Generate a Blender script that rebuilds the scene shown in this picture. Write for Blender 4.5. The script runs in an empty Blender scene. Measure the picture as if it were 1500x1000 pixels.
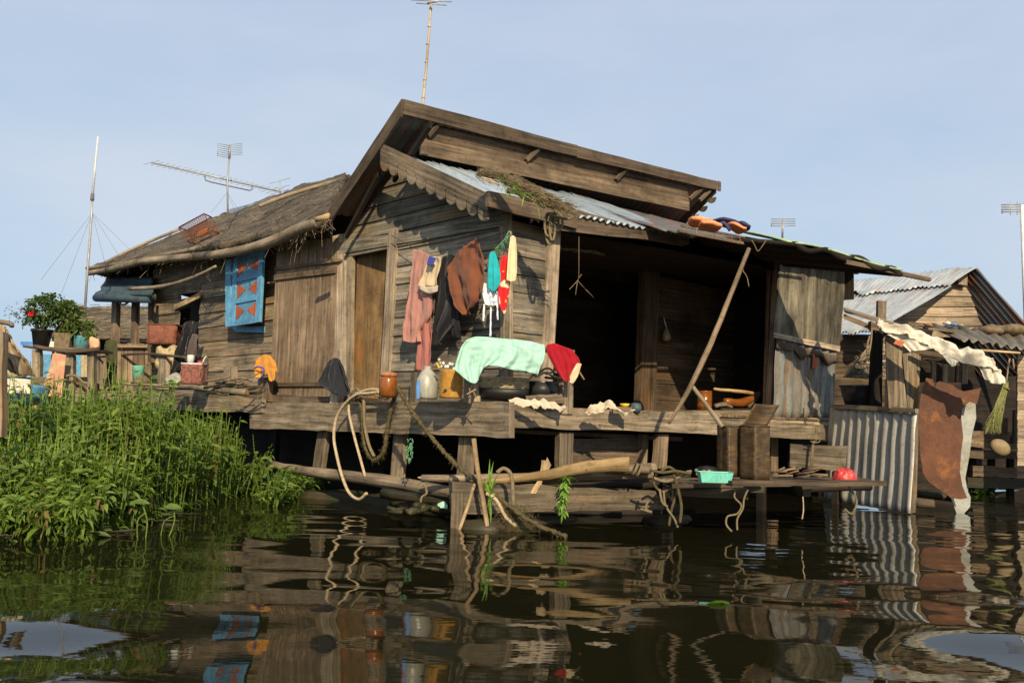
SUNA, SUNC, SUNE, SKYS, EXPO, WBUMP = .65, .66, 5.0, .10, 0.18, .02
SKYLO, SKYHI, SKYCI, SKYMIX = (3.7, 5.6, 7.5), (4.5, 5.5, 7.1), (6.3, 6.8, 7.6), .87
import bpy, bmesh, math, random
import numpy as np
from mathutils import Vector, Matrix, noise
random.seed(7)
R_ = random.uniform
SC = bpy.context.scene; COL = SC.collection
pi = math.pi
# ---------------------------------------------------------------- camera model (measured from the photo's vanishing points)
FPX, CX, CY, EYE = 1349.0, 750.0, 500.0, 1.0
VL = Vector((-515-CX, -(582.6-CY), -FPX)).normalized()
VR = Vector((2200-CX, -(658.6-CY), -FPX)).normalized()
UPC = VR.cross(VL).normalized()
FH = (Vector((0, 0, -1)) - UPC*Vector((0, 0, -1)).dot(UPC)).normalized()
RT = FH.cross(UPC)
M3 = Matrix((RT, FH, UPC))
U = (M3 @ VR).normalized(); V = M3 @ VL; V = (V - U*U.dot(V)).normalized(); Z = Vector((0, 0, 1))
CAM = Vector((0, 0, EYE)); FW = Vector((0, 1, 0))
def ray(x, y):
    d = M3 @ Vector((x-CX, -(y-CY), -FPX)); return d/d.y
O = CAM + ray(735, 592)*9.0; O.z = 0
GU, SV = .38, .40                 # wall planes set back from the deck's edge
def onplane(x, y, n, c):
    d = ray(x, y); return CAM + d*((c - (CAM-O).dot(n))/d.dot(n))
def G(x, y, off=0): return onplane(x, y, U, GU-off)     # gable side plane
def S(x, y, off=0): return onplane(x, y, V, SV-off)     # front side plane
def B(x, y, off=0): return onplane(x, y, U, -off)       # deck edge, gable side
def F(x, y, off=0): return onplane(x, y, V, -off)       # deck edge, front side
def W(x, y, z=0): return onplane(x, y, Z, z)
def D(x, y, d): return CAM + ray(x, y)*d
def H(u, v, z): return O + U*u + V*v + Z*z
def gz(p): return (p-O).dot(V), p.z
def sz(p): return (p-O).dot(U), p.z
def PT(fn, off=0): return lambda x, y: fn(x, y, off)
def DD(d): return lambda x, y: D(x, y, d)

# ---------------------------------------------------------------- materials
MATS = {}
def nodes(name):
    m = bpy.data.materials.new(name); m.use_nodes = True; nt = m.node_tree
    b = nt.nodes['Principled BSDF']; MATS[name] = m
    return m, nt, b
def N(nt, t, **k):
    n = nt.nodes.new(t)
    for a, v in k.items():
        if a in n.inputs: n.inputs[a].default_value = v
        else: setattr(n, a, v)
    return n
def L(nt, a, b): nt.links.new(a, b)
def ramp(nt, src, stops):
    r = N(nt, 'ShaderNodeValToRGB'); e = r.color_ramp.elements
    while len(e) < len(stops): e.new(.5)
    for i, (p, c) in enumerate(stops):
        e[i].position = p; e[i].color = (c, c, c, 1) if isinstance(c, (int, float)) else (*c, 1)
    L(nt, src, r.inputs[0]); return r.outputs[0]
def mul(nt, a, b, mode='MULTIPLY', fac=1.0):
    m = N(nt, 'ShaderNodeMix', data_type='RGBA', blend_type=mode)
    if isinstance(fac, (int, float)): m.inputs[0].default_value = fac
    else: L(nt, fac, m.inputs[0])
    for s, i in ((a, 6), (b, 7)):
        if isinstance(s, tuple): m.inputs[i].default_value = (*s, 1)
        else: L(nt, s, m.inputs[i])
    return m.outputs[2]
def mathn(nt, op, a, b=0.0):
    m = N(nt, 'ShaderNodeMath', operation=op)
    for s, i in ((a, 0), (b, 1)):
        if isinstance(s, (int, float)): m.inputs[i].default_value = s
        else: L(nt, s, m.inputs[i])
    return m.outputs[0]
def noise_(nt, vec, scale, detail=5, rough=.6):
    n = N(nt, 'ShaderNodeTexNoise', Scale=scale, Detail=detail, Roughness=rough)
    if vec is not None: L(nt, vec, n.inputs['Vector'])
    return n.outputs['Fac']
def mapping(nt, vec, sc):
    m = N(nt, 'ShaderNodeMapping'); m.inputs['Scale'].default_value = sc; L(nt, vec, m.inputs[0]); return m.outputs[0]
def uvn(nt): return N(nt, 'ShaderNodeTexCoord').outputs['UV']
def obn(nt): return N(nt, 'ShaderNodeNewGeometry').outputs['Position']
def bump(nt, b, h, strength=.3, dist=.01):
    bp = N(nt, 'ShaderNodeBump', Strength=strength, Distance=dist); L(nt, h, bp.inputs['Height']); L(nt, bp.outputs[0], b.inputs['Normal'])
def attr(nt): return N(nt, 'ShaderNodeAttribute', attribute_name='tone').outputs['Fac']

def wood(name, dark, light, rough=.85, stain=.6, grain=28, moss=None, orange=None, bmp=.5):
    m, nt, b = nodes(name); uv = uvn(nt); ob = obn(nt)
    g = noise_(nt, mapping(nt, uv, (1.3, grain, 1)), 1.0, 8, .65)
    g2 = noise_(nt, mapping(nt, uv, (.7, 7, 1)), 1.0, 4, .6)
    c = ramp(nt, g, [(.33, dark), (.52, tuple((a+b_)/2 for a, b_ in zip(dark, light))), (.68, light)])
    st = ramp(nt, g2, [(.32, stain), (.6, 1.0)])
    c = mul(nt, c, st)
    big = ramp(nt, noise_(nt, mapping(nt, ob, (1, 1, 1.0)), 1.7, 5, .65), [(.32, .5), (.5, .95), (.72, 1.3)])
    c = mul(nt, c, big)
    sp = ramp(nt, noise_(nt, ob, 14, 6, .7), [(.36, .55), (.44, 1.0)])
    c = mul(nt, c, sp, fac=.7)
    # cracks following the grain
    ck = ramp(nt, noise_(nt, mapping(nt, uv, (.5, 55, 1)), 1.0, 3, .5), [(.30, .22), (.355, 1.0)])
    c = mul(nt, c, ck, fac=.85)
    if orange: c = mul(nt, c, orange, 'MIX', ramp(nt, noise_(nt, mapping(nt, uv, (.5, 2, 1)), 1.3, 4, .6), [(.56, 0.0), (.7, .75)]))
    if moss: c = mul(nt, c, moss, 'MIX', ramp(nt, noise_(nt, ob, 5, 6, .7), [(.42, 0.0), (.6, .85)]))
    t = attr(nt); tt = mathn(nt, 'ADD', mathn(nt, 'MULTIPLY', t, 1.1), .45)
    cc = N(nt, 'ShaderNodeVectorMath', operation='SCALE'); L(nt, c, cc.inputs[0]); L(nt, tt, cc.inputs['Scale'])
    L(nt, cc.outputs[0], b.inputs['Base Color']); b.inputs['Roughness'].default_value = rough
    b.inputs['Specular IOR Level'].default_value = .25
    h = mathn(nt, 'ADD', mathn(nt, 'MULTIPLY', g, .6), mathn(nt, 'MULTIPLY', ck, .5))
    bump(nt, b, h, bmp, .012)
    return m
def plain(name, col, rough=.6, metal=0, var=.25, vscale=6, bscale=0, bstr=.2, trans=0, spec=.4, dirt=None):
    m, nt, b = nodes(name); ob = obn(nt)
    v = ramp(nt, noise_(nt, ob, vscale, 5, .65), [(.3, 1-var), (.7, 1+var*.4)])
    c = mul(nt, col, v)
    c = mul(nt, c, ramp(nt, noise_(nt, mapping(nt, ob, (1, 1, .5)), 26, 6, .75), [(.38, .5), (.52, 1.0)]), fac=.55)
    if dirt: c = mul(nt, c, dirt[0], 'MIX', ramp(nt, noise_(nt, ob, dirt[1], 6, .7), [(dirt[2], 0.0), (dirt[2]+.12, .9)]))
    t = attr(nt); tt = mathn(nt, 'ADD', mathn(nt, 'MULTIPLY', t, .6), .7)
    cc = N(nt, 'ShaderNodeVectorMath', operation='SCALE'); L(nt, c, cc.inputs[0]); L(nt, tt, cc.inputs['Scale'])
    L(nt, cc.outputs[0], b.inputs['Base Color'])
    b.inputs['Roughness'].default_value = rough; b.inputs['Metallic'].default_value = metal; b.inputs['Specular IOR Level'].default_value = spec
    if trans: b.inputs['Transmission Weight'].default_value = trans
    if bscale: bump(nt, b, noise_(nt, ob, bscale, 5, .6), bstr, .01)
    return m
def cloth_mat(name, col, pattern=None, col2=(0, 0, 0), scale=20, thr=.5, rough=.9):
    m, nt, b = nodes(name); uv = uvn(nt); ob = obn(nt)
    c = mul(nt, col, ramp(nt, noise_(nt, ob, 5, 5, .6), [(.3, .90), (.7, 1.04)]))
    if pattern == 'check':
        for ax in ('X', 'Y'):
            w = N(nt, 'ShaderNodeTexWave', bands_direction=ax, Scale=scale); L(nt, uv, w.inputs[0])
            c = mul(nt, c, col2, 'MIX', ramp(nt, w.outputs['Fac'], [(thr, 0.0), (thr+.08, .55)]))
    elif pattern == 'stripe':
        w = N(nt, 'ShaderNodeTexWave', bands_direction='X', Scale=scale); L(nt, uv, w.inputs[0])
        c = mul(nt, c, col2, 'MIX', ramp(nt, w.outputs['Fac'], [(thr, 0.0), (thr+.08, .8)]))
    elif pattern == 'floral':
        vo = N(nt, 'ShaderNodeTexVoronoi', Scale=scale); L(nt, uv, vo.inputs[0])
        c = mul(nt, c, col2, 'MIX', ramp(nt, vo.outputs['Distance'], [(thr-.05, 1.0), (thr, 0.0)]))
        n2 = N(nt, 'ShaderNodeTexVoronoi', Scale=scale*1.7); L(nt, uv, n2.inputs[0])
        c = mul(nt, c, (.75, .5, .04), 'MIX', ramp(nt, n2.outputs['Distance'], [(thr-.2, 1.0), (thr-.15, 0.0)]))
    elif pattern == 'patch':
        c = mul(nt, c, col2, 'MIX', ramp(nt, noise_(nt, uv, scale, 3, .5), [(thr, 0.0), (thr+.06, .9)]))
    L(nt, c, b.inputs['Base Color']); b.inputs['Roughness'].default_value = rough; b.inputs['Specular IOR Level'].default_value = .12
    b.inputs['Sheen Weight'].default_value = .15
    h = mathn(nt, 'ADD', noise_(nt, mapping(nt, uv, (1, .35, 1)), 14, 4, .5), mathn(nt, 'MULTIPLY', noise_(nt, uv, 260, 2, .5), .15))
    bump(nt, b, h, .5, .02)
    return m
def metal_sheet(name, col, rust=.5, rustcol=(.20, .07, .03), rough=.5, metal=.35, streak=True, dark=.6):
    m, nt, b = nodes(name); uv = uvn(nt); ob = obn(nt)
    c = mul(nt, col, ramp(nt, noise_(nt, mapping(nt, uv, (1.0, 4, 1)), 1.5, 6, .65), [(.3, dark), (.6, 1.05)]))
    c = mul(nt, c, ramp(nt, noise_(nt, ob, 22, 5, .7), [(.38, .6), (.46, 1.0)]), fac=.6)
    mk = ramp(nt, noise_(nt, mapping(nt, uv, (.7, 7, 1) if streak else (1.3, 1.3, 1)), 1.4, 6, .68), [(1-rust-.08, 0.0), (1-rust+.05, .92)])
    rc = mul(nt, rustcol, ramp(nt, noise_(nt, ob, 17, 6, .7), [(.3, .45), (.7, 1.5)]))
    c = mul(nt, c, rc, 'MIX', mk)
    t = attr(nt); tt = mathn(nt, 'ADD', mathn(nt, 'MULTIPLY', t, .5), .75)
    cc = N(nt, 'ShaderNodeVectorMath', operation='SCALE'); L(nt, c, cc.inputs[0]); L(nt, tt, cc.inputs['Scale'])
    L(nt, cc.outputs[0], b.inputs['Base Color'])
    mm = mathn(nt, 'MULTIPLY', mathn(nt, 'SUBTRACT', 1.0, mk), metal); L(nt, mm, b.inputs['Metallic'])
    rr = mathn(nt, 'ADD', mathn(nt, 'MULTIPLY', mk, .3), rough); L(nt, rr, b.inputs['Roughness'])
    bump(nt, b, noise_(nt, ob, 40, 5, .7), .25, .004)
    return m
def leaf_mat(name, col, col2, tr=.35, rough=.5):
    m, nt, b = nodes(name); t = attr(nt)
    c = ramp(nt, t, [(0, col), (1, col2)])
    c = mul(nt, c, ramp(nt, noise_(nt, obn(nt), 30, 3, .6), [(.3, .75), (.7, 1.15)]))
    L(nt, c, b.inputs['Base Color']); b.inputs['Roughness'].default_value = rough; b.inputs['Specular IOR Level'].default_value = .35
    tl = N(nt, 'ShaderNodeBsdfTranslucent'); tc = mul(nt, c, (1.3, 1.5, .35)); L(nt, tc, tl.inputs[0])
    mx = N(nt, 'ShaderNodeMixShader'); mx.inputs[0].default_value = tr
    L(nt, b.outputs[0], mx.inputs[1]); L(nt, tl.outputs[0], mx.inputs[2])
    L(nt, mx.outputs[0], nt.nodes['Material Output'].inputs['Surface'])
    return m
def rope_mat(name, col, tw=60, dark=.4):
    m, nt, b = nodes(name); uv = uvn(nt)
    w = N(nt, 'ShaderNodeTexWave', bands_direction='DIAGONAL', Scale=tw, Distortion=1.0); L(nt, mapping(nt, uv, (1, 1.4, 1)), w.inputs[0])
    c = mul(nt, col, ramp(nt, w.outputs['Fac'], [(.1, dark), (.6, 1.0)]))
    c = mul(nt, c, ramp(nt, noise_(nt, obn(nt), 25, 5, .7), [(.3, .6), (.65, 1.1)]))
    L(nt, c, b.inputs['Base Color']); b.inputs['Roughness'].default_value = .9; b.inputs['Specular IOR Level'].default_value = .1
    bump(nt, b, w.outputs['Fac'], .6, .006)
    return m

WG = wood('weathered_grey_wood', (.095, .073, .048), (.40, .32, .22), orange=(.30, .16, .055))
WL = wood('lap_board_wood', (.085, .074, .056), (.42, .36, .265), orange=(.30, .17, .06), stain=.55)
WB = wood('brown_plank_wood', (.105, .072, .045), (.345, .25, .16), grain=22)
WP = wood('pale_post_wood', (.20, .15, .10), (.60, .48, .34), stain=.7)
WD = wood('soot_and_shade_wood', (.012, .009, .007), (.045, .034, .024))  # near-black: soot, and shade under and behind things put into the colour
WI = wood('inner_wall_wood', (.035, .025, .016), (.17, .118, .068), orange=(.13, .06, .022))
WF = wood('fascia_wood', (.075, .052, .034), (.21, .155, .105))
WM = wood('wet_mossy_wood', (.018, .014, .009), (.085, .062, .038), moss=(.028, .033, .010), rough=.5)
WO = wood('golden_log_wood', (.16, .10, .045), (.46, .32, .15), grain=12)
WY = wood('fresh_split_wood', (.42, .27, .12), (.78, .60, .36), grain=14)
WBM = wood('bamboo_pole', (.16, .125, .08), (.42, .34, .235), grain=10, stain=.8)
PLY = wood('tan_plywood', (.15, .09, .042), (.38, .24, .11), grain=9, stain=.7, orange=(.40, .17, .04))
PAN = wood('mouldy_grey_panel', (.06, .052, .034), (.30, .265, .185), grain=4, stain=.4)
MRP = plain('rust_brown_plate', (.14, .050, .020), .6, var=.45, vscale=3.5, bscale=30, bstr=.35, dirt=((.27, .10, .022), 4.0, .54))
MC = metal_sheet('blue_grey_zinc', (.36, .42, .46), rust=.26)
MU = metal_sheet('dark_zinc', (.10, .12, .12), rust=.45, metal=.1)  # dark zinc shared by the rear slopes and the lean-to
MF = metal_sheet('zinc_fence_sheet', (.47, .455, .41), rust=.36, rustcol=(.30, .21, .12), metal=.15, dark=.7)
MP = metal_sheet('stained_zinc_panel', (.26, .27, .25), rust=.46, rustcol=(.17, .105, .055), metal=.25, dark=.5)
MR = metal_sheet('rusted_plate', (.13, .045, .022), rust=.55, rustcol=(.20, .062, .020), streak=False, metal=.0, rough=.6)
MRR = metal_sheet('neighbour_zinc_roof', (.42, .45, .46), rust=.37, rustcol=(.26, .11, .06), metal=.3)
MS = metal_sheet('pitted_pale_sheet', (.36, .37, .33), rust=.44, rustcol=(.26, .24, .18), streak=False, metal=.2)
TIN = metal_sheet('scorched_tin', (.25, .155, .06), rust=.53, rustcol=(.04, .025, .014), metal=.75, rough=.3, dark=.5)
BLU = plain('sky_blue_paint', (.13, .37, .58), .55, var=.35, vscale=9, dirt=((.05, .14, .2), 16, .6))
ORG = plain('orange_red_paint', (.50, .12, .03), .6, var=.35, vscale=14, dirt=((.2, .05, .02), 20, .6))
TH = wood('grey_thatch', (.030, .024, .016), (.24, .185, .12), grain=26, stain=.5)
THS = wood('thatch_straw', (.06, .048, .03), (.38, .31, .21), grain=3, bmp=.1)
BT = plain('faded_blue_tarp', (.06, .10, .115), .6, var=.5, bscale=12, bstr=.5)
GT = plain('pale_green_tin', (.36, .52, .30), .5, var=.3, vscale=3)
BLACK = plain('sooty_black', (.012, .011, .010), .5)
BLP = plain('black_plastic', (.02, .021, .022), .35)
CLAY = plain('amber_glazed_clay', (.26, .085, .016), .25, var=.3)
TERR = plain('terracotta', (.40, .17, .08), .8)
AMB = plain('amber_plastic', (.50, .26, .05), .3, var=.4, vscale=7)
WJ = plain('cloudy_clear_plastic', (.36, .36, .30), .3, var=.3, bscale=15, bstr=.5)
WH = plain('off_white_canvas', (.72, .66, .54), .8, var=.25, vscale=4, bscale=9, bstr=.4, dirt=((.40, .30, .18), 5, .62))
SHT = plain('milky_plastic_sheet', (.36, .27, .16), .25, var=.5, vscale=5, bscale=16, bstr=.8)
TRQ = plain('turquoise_plastic', (.18, .62, .50), .35, var=.15)
TQD = plain('mint_enamel', (.22, .60, .42), .4, var=.15)
RBG = plain('red_plastic_bag', (.62, .06, .05), .3, var=.4, bscale=26, bstr=.9)
ORP = plain('orange_nylon', (.90, .32, .15), .7, var=.25, bscale=10, bstr=.5)
NVY = plain('navy_nylon', (.025, .035, .11), .7, var=.3, bscale=10, bstr=.5)
ALU = plain('dull_aluminium', (.40, .40, .38), .5, metal=.4)
ALW = plain('white_fibreglass', (.75, .75, .72), .5)
BMT = wood('pale_bamboo', (.34, .26, .16), (.62, .50, .34), grain=8, stain=.85)
RFS = wood('matted_straw', (.10, .075, .04), (.30, .235, .13), grain=3, bmp=.1)
IRN = plain('rusty_iron', (.22, .075, .035), .85, var=.5, vscale=20)
MESHC = plain('rusty_red_bin', (.24, .085, .05), .75, var=.5, vscale=9, bscale=60, bstr=.6)
STR = plain('pale_straw', (.52, .42, .24), .85, var=.5, vscale=14, bscale=40, bstr=.8)
STN = plain('tan_gourd', (.30, .22, .115), .6, var=.3)
SOI = plain('brown_mud_pot', (.19, .14, .08), .9, var=.5, vscale=12)
BPT = plain('light_blue_can_paint', (.12, .36, .42), .5, var=.4, dirt=((.22, .10, .05), 8, .55))
YEL = plain('yellow_plastic', (.80, .55, .03), .4)
REDC = plain('red_cap_paint', (.6, .04, .03), .4)
WHT = plain('white_plastic', (.75, .74, .70), .4)
BBL = plain('blue_plastic', (.08, .25, .60), .4)
LFB = leaf_mat('bush_leaf', (.035, .07, .018), (.13, .19, .04))
LFR = leaf_mat('reddish_leaf', (.10, .05, .03), (.16, .13, .05))
LFW = leaf_mat('water_weed_leaf', (.042, .085, .013), (.20, .29, .042), tr=.3)
LFS = leaf_mat('weed_flower_spike', (.09, .16, .022), (.24, .32, .06), tr=.2)
LFD = leaf_mat('dry_leaf', (.13, .085, .035), (.28, .20, .08))
LFG = leaf_mat('spiky_green_leaf', (.12, .24, .03), (.25, .40, .07), tr=.3)
ROSE = plain('rose_petal', (.65, .01, .05), .6)
RPW = rope_mat('cream_rope', (.78, .62, .40))
RPM = rope_mat('mossy_rope', (.16, .13, .065), dark=.45)
RPG = rope_mat('old_tan_rope', (.34, .27, .16))
RPN = rope_mat('green_nylon_rope', (.22, .48, .26))
DGR = plain('grey_iron', (.13, .12, .11), .6)
WIRE = plain('dark_wire', (.06, .055, .05), .7)
CS = cloth_mat('red_checked_cotton', (.34, .065, .055), 'check', (.52, .38, .31), 34, .55)
CSB = cloth_mat('red_hem_cotton', (.34, .065, .055), 'check', (.45, .24, .20), 34, .55)
CBE = cloth_mat('beige_cotton', (.62, .49, .31))
CBL = cloth_mat('black_cotton', (.013, .012, .014), rough=.8)
CDK = cloth_mat('dark_navy_cotton', (.02, .021, .026), rough=.85)
CBR = cloth_mat('brown_blanket_cotton', (.19, .068, .038), 'check', (.19, .07, .035), 20, .5)
CTE = cloth_mat('teal_cotton', (.02, .38, .42))
CRM = cloth_mat('cream_striped_cotton', (.76, .66, .44), 'stripe', (.62, .50, .30), 22, .6)
CFL = cloth_mat('red_floral_cotton', (.60, .02, .025), 'floral', (.85, .68, .45), 9, .32)
CWH = cloth_mat('pale_patterned_cotton', (.66, .70, .76), 'patch', (.30, .38, .50), 18, .55)
CMI = cloth_mat('mint_towel', (.38, .63, .54))
CRE = cloth_mat('crimson_cotton', (.33, .010, .020))
COR = cloth_mat('orange_yellow_cotton', (.66, .28, .04))
CPK = cloth_mat('pink_floral_towel', (.52, .27, .18), 'patch', (.56, .38, .22), 5, .5)
CGR = cloth_mat('olive_cotton', (.06, .065, .03))
CGY = cloth_mat('grey_brown_cotton', (.10, .075, .065))
CWR = cloth_mat('dirty_white_cloth', (.60, .50, .38))
CMR = cloth_mat('maroon_printed_sack', (.28, .10, .08), 'patch', (.10, .07, .05), 7, .5)
CBU = cloth_mat('royal_blue_cotton', (.05, .07, .35))

# ---------------------------------------------------------------- mesh builder
class MB:
    def __init__(s): s.v = []; s.f = []; s.uv = []; s.t = []
    def face(s, idx, uvs, t): s.f.append(idx); s.uv.extend(uvs); s.t.append(t)
    def strip(s, tl, tr, br, bl, t=.025, n=4, jit=.004, tone=None, back=None):
        """a board: tl->tr runs along the grain, front face, thickness t behind it"""
        tone = R_(.2, .8) if tone is None else tone
        a = (tr-tl); w = (bl-tl)
        nrm = a.cross(w)
        nrm = nrm.normalized() if nrm.length > 1e-9 else Vector((0, 1, 0))
        if back is not None:
            if nrm.dot(back) < 0: nrm = -nrm
        elif nrm.dot(tl-CAM) < 0: nrm = -nrm
        Ln = a.length; Wd = w.length; ou, ov = R_(0, 50), R_(0, 50)
        base = len(s.v)
        for i in range(n+1):
            k = i/n
            p = tl.lerp(tr, k); q = bl.lerp(br, k)
            wd = (q-p).normalized() if (q-p).length > 1e-9 else w.normalized()
            p = p + wd*R_(-jit, jit); q = q + wd*R_(-jit, jit); dn = nrm*R_(-jit, jit)*.5
            s.v += [p+dn, q+dn, q+dn+nrm*t, p+dn+nrm*t]
        for i in range(n):
            b0 = base+4*i; b1 = b0+4; u0 = ou+Ln*i/n; u1 = ou+Ln*(i+1)/n
            per = [0, Wd, Wd+t, 2*Wd+t, 2*Wd+2*t]
            for j in range(4):
                j2 = (j+1) % 4
                s.face((b0+j, b0+j2, b1+j2, b1+j), [(u0, ov+per[j]), (u0, ov+per[j+1]), (u1, ov+per[j+1]), (u1, ov+per[j])], tone)
        e = base+4*n
        for q, rev in ((base, 1), (e, 0)):
            ix = (q, q+3, q+2, q+1) if rev else (q, q+1, q+2, q+3)
            s.face(ix, [(ou, ov), (ou+.02, ov), (ou+.02, ov+Wd), (ou, ov+Wd)], tone)
        return s
    def plank(s, a, b, w, t, wd=Z, n=4, jit=.004, tone=None, back=None):
        wd = wd.normalized(); h = wd*(w/2)
        return s.strip(a+h, b+h, b-h, a-h, t, n, jit, tone, back)
    def poly(s, pts, t, nrm=None, tone=None, ax=None):
        """extruded flat polygon"""
        tone = R_(.3, .7) if tone is None else tone
        if nrm is None:
            nrm = Vector((0, 0, 0))
            for i in range(len(pts)): nrm += (pts[i]-pts[0]).cross(pts[(i+1) % len(pts)]-pts[0])
            nrm.normalize()
            if nrm.dot(pts[0]-CAM) < 0: nrm = -nrm
        ax = (ax or (pts[1]-pts[0])).normalized(); ay = nrm.cross(ax); ou, ov = R_(0, 50), R_(0, 50)
        uv = [(ou+(p-pts[0]).dot(ax), ov+(p-pts[0]).dot(ay)) for p in pts]
        b = len(s.v); n = len(pts)
        s.v += list(pts)+[p+nrm*t for p in pts]
        s.face(tuple(range(b, b+n)), uv, tone); s.face(tuple(range(b+2*n-1, b+n-1, -1)), uv[::-1], tone)
        for i in range(n):
            j = (i+1) % n
            s.face((b+i, b+j, b+n+j, b+n+i), [uv[i], uv[j], (uv[j][0], uv[j][1]+t), (uv[i][0], uv[i][1]+t)], tone)
        return s
    def tube(s, pts, r, seg=8, sm=0, tone=None, cap=True, flat=1.0):
        tone = R_(.3, .7) if tone is None else tone
        pts = [Vector(p) for p in pts]
        rr = list(r) if hasattr(r, '__len__') else [r]*len(pts)
        if sm:
            P, Q = [], []
            n = len(pts)
            for i in range(n-1):
                p0, p1, p2, p3 = pts[max(i-1, 0)], pts[i], pts[i+1], pts[min(i+2, n-1)]
                for k in range(sm):
                    t = k/sm
                    P.append(.5*((2*p1)+(-p0+p2)*t+(2*p0-5*p1+4*p2-p3)*t*t+(-p0+3*p1-3*p2+p3)*t**3)); Q.append(rr[i]*(1-t)+rr[i+1]*t)
            P.append(pts[-1]); Q.append(rr[-1]); pts, rr = P, Q
        b = len(s.v); n = len(pts); up = None; ln = 0; ou = R_(0, 9); ls = []
        for i, p in enumerate(pts):
            d = (pts[min(i+1, n-1)]-pts[max(i-1, 0)]); d = d.normalized() if d.length > 1e-9 else Vector((0, 0, 1))
            if up is None: up = Vector((0, 0, 1)) if abs(d.z) < .9 else Vector((1, 0, 0))
            a = (up-d*up.dot(d)).normalized(); c = d.cross(a); up = a
            if i: ln += (p-pts[i-1]).length
            ls.append(ln)
            for j in range(seg):
                an = 2*pi*j/seg; s.v.append(p+a*(math.cos(an)*rr[i])+c*(math.sin(an)*rr[i]*flat))
        for i in range(n-1):
            c0, c1 = rr[i]*2*pi, rr[i+1]*2*pi
            for j in range(seg):
                j2 = (j+1) % seg; a0, a1 = j/seg, (j+1)/seg
                s.face((b+i*seg+j, b+i*seg+j2, b+(i+1)*seg+j2, b+(i+1)*seg+j),
                       [(ou+ls[i], ou+a0*c0), (ou+ls[i], ou+a1*c0), (ou+ls[i+1], ou+a1*c0), (ou+ls[i+1], ou+a0*c0)], tone)
        if cap:
            s.face(tuple(b+j for j in range(seg-1, -1, -1)), [(ou, ou+j*.001) for j in range(seg)], tone)
            s.face(tuple(b+(n-1)*seg+j for j in range(seg)), [(ou, ou+j*.001) for j in range(seg)], tone)
        return s
    def lathe(s, prof, c, n=24, tone=.5, sx=1, sy=1, wob=0):
        b = len(s.v); m = len(prof)
        for (r, z) in prof:
            for j in range(n):
                a = 2*pi*j/n; q = 1+wob*math.sin(3*a+z*9)
                s.v.append(Vector((c.x+r*sx*q*math.cos(a), c.y+r*sy*q*math.sin(a), c.z+z)))
        for i in range(m-1):
            for j in range(n):
                j2 = (j+1) % n
                s.face((b+i*n+j, b+i*n+j2, b+(i+1)*n+j2, b+(i+1)*n+j), [(j/n, prof[i][1]), ((j+1)/n, prof[i][1]), ((j+1)/n, prof[i+1][1]), (j/n, prof[i+1][1])], tone)
        if prof[0][0] > 1e-4: s.face(tuple(b+j for j in range(n-1, -1, -1)), [(0, 0)]*n, tone)
        if prof[-1][0] > 1e-4: s.face(tuple(b+(m-1)*n+j for j in range(n)), [(0, 0)]*n, tone)
        return s
    def grid(s, fn, nu, nv, tone=.5, su=1.0, sv=1.0):
        b = len(s.v)
        for i in range(nu+1):
            for j in range(nv+1): s.v.append(fn(i/nu, j/nv))
        for i in range(nu):
            for j in range(nv):
                a = b+i*(nv+1)+j
                s.face((a, a+1, a+nv+2, a+nv+1), [(su*i/nu, sv*j/nv), (su*i/nu, sv*(j+1)/nv), (su*(i+1)/nu, sv*(j+1)/nv), (su*(i+1)/nu, sv*j/nv)], tone)
        return s
    def leaf(s, p, d, ln, w, droop=.3, tone=.5, side=None, roll=1.1):
        d = d.normalized(); side = side or d.cross(Z)
        if side.length < .05: side = Vector((1, 0, 0))
        side = side.normalized()
        if roll: side = Matrix.Rotation(R_(-roll, roll), 3, d) @ side
        up = side.cross(d).normalized(); b = len(s.v)
        K = ((0, .08), (.3, .85), (.62, .8), (1, .03))
        for k, ww in K:
            c = p + d*(ln*k*(1-droop*.35*k)) - Z*(droop*ln*k*k)
            s.v += [c-side*(w*ww*.5)+up*(w*.12*ww), c, c+side*(w*ww*.5)+up*(w*.12*ww)]
        for i in range(3):
            a = b+3*i
            for q in (0, 1):
                s.face((a+q, a+q+1, a+q+4, a+q+3), [(0, 0), (.01, 0), (.01, .01), (0, .01)], tone)
        return s
    def build(s, name, mat, parent=None, smooth=False, label=None, cat=None, group=None, kind=None, solid=0, recalc=True, mats=None, fmat=None):
        if parent is not None: org = Vector(ORG_[parent.name])
        else:
            xs = [p.x for p in s.v]; ys = [p.y for p in s.v]; zs = [p.z for p in s.v]
            org = Vector(((min(xs)+max(xs))/2, (min(ys)+max(ys))/2, min(zs)))
        me = bpy.data.meshes.new(name)
        me.from_pydata([tuple(p-org) for p in s.v], [], s.f)
        uvl = me.uv_layers.new(name='UVMap'); uvl.data.foreach_set('uv', [c for q in s.uv for c in q])
        at = me.attributes.new('tone', 'FLOAT', 'FACE'); at.data.foreach_set('value', s.t)
        if recalc and len(s.f) < 60000:
            bm = bmesh.new(); bm.from_mesh(me); bmesh.ops.recalc_face_normals(bm, faces=bm.faces); bm.to_mesh(me); bm.free()
        me.materials.append(mat)
        if smooth: me.polygons.foreach_set('use_smooth', [True]*len(me.polygons))
        o = bpy.data.objects.new(name, me); COL.objects.link(o)
        if parent is not None: o.parent = parent; ORG_[o.name] = tuple(org)
        else: o.location = org; ORG_[o.name] = tuple(org)
        if solid:
            md = o.modifiers.new('solid', 'SOLIDIFY'); md.thickness = solid; md.offset = 0
        tag(o, label, cat, group, kind)
        return o
ORG_ = {}
def tag(o, label=None, cat=None, group=None, kind=None):
    if label: o['label'] = label
    if cat: o['category'] = cat
    if group: o['group'] = group
    if kind: o['kind'] = kind
    return o
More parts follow.
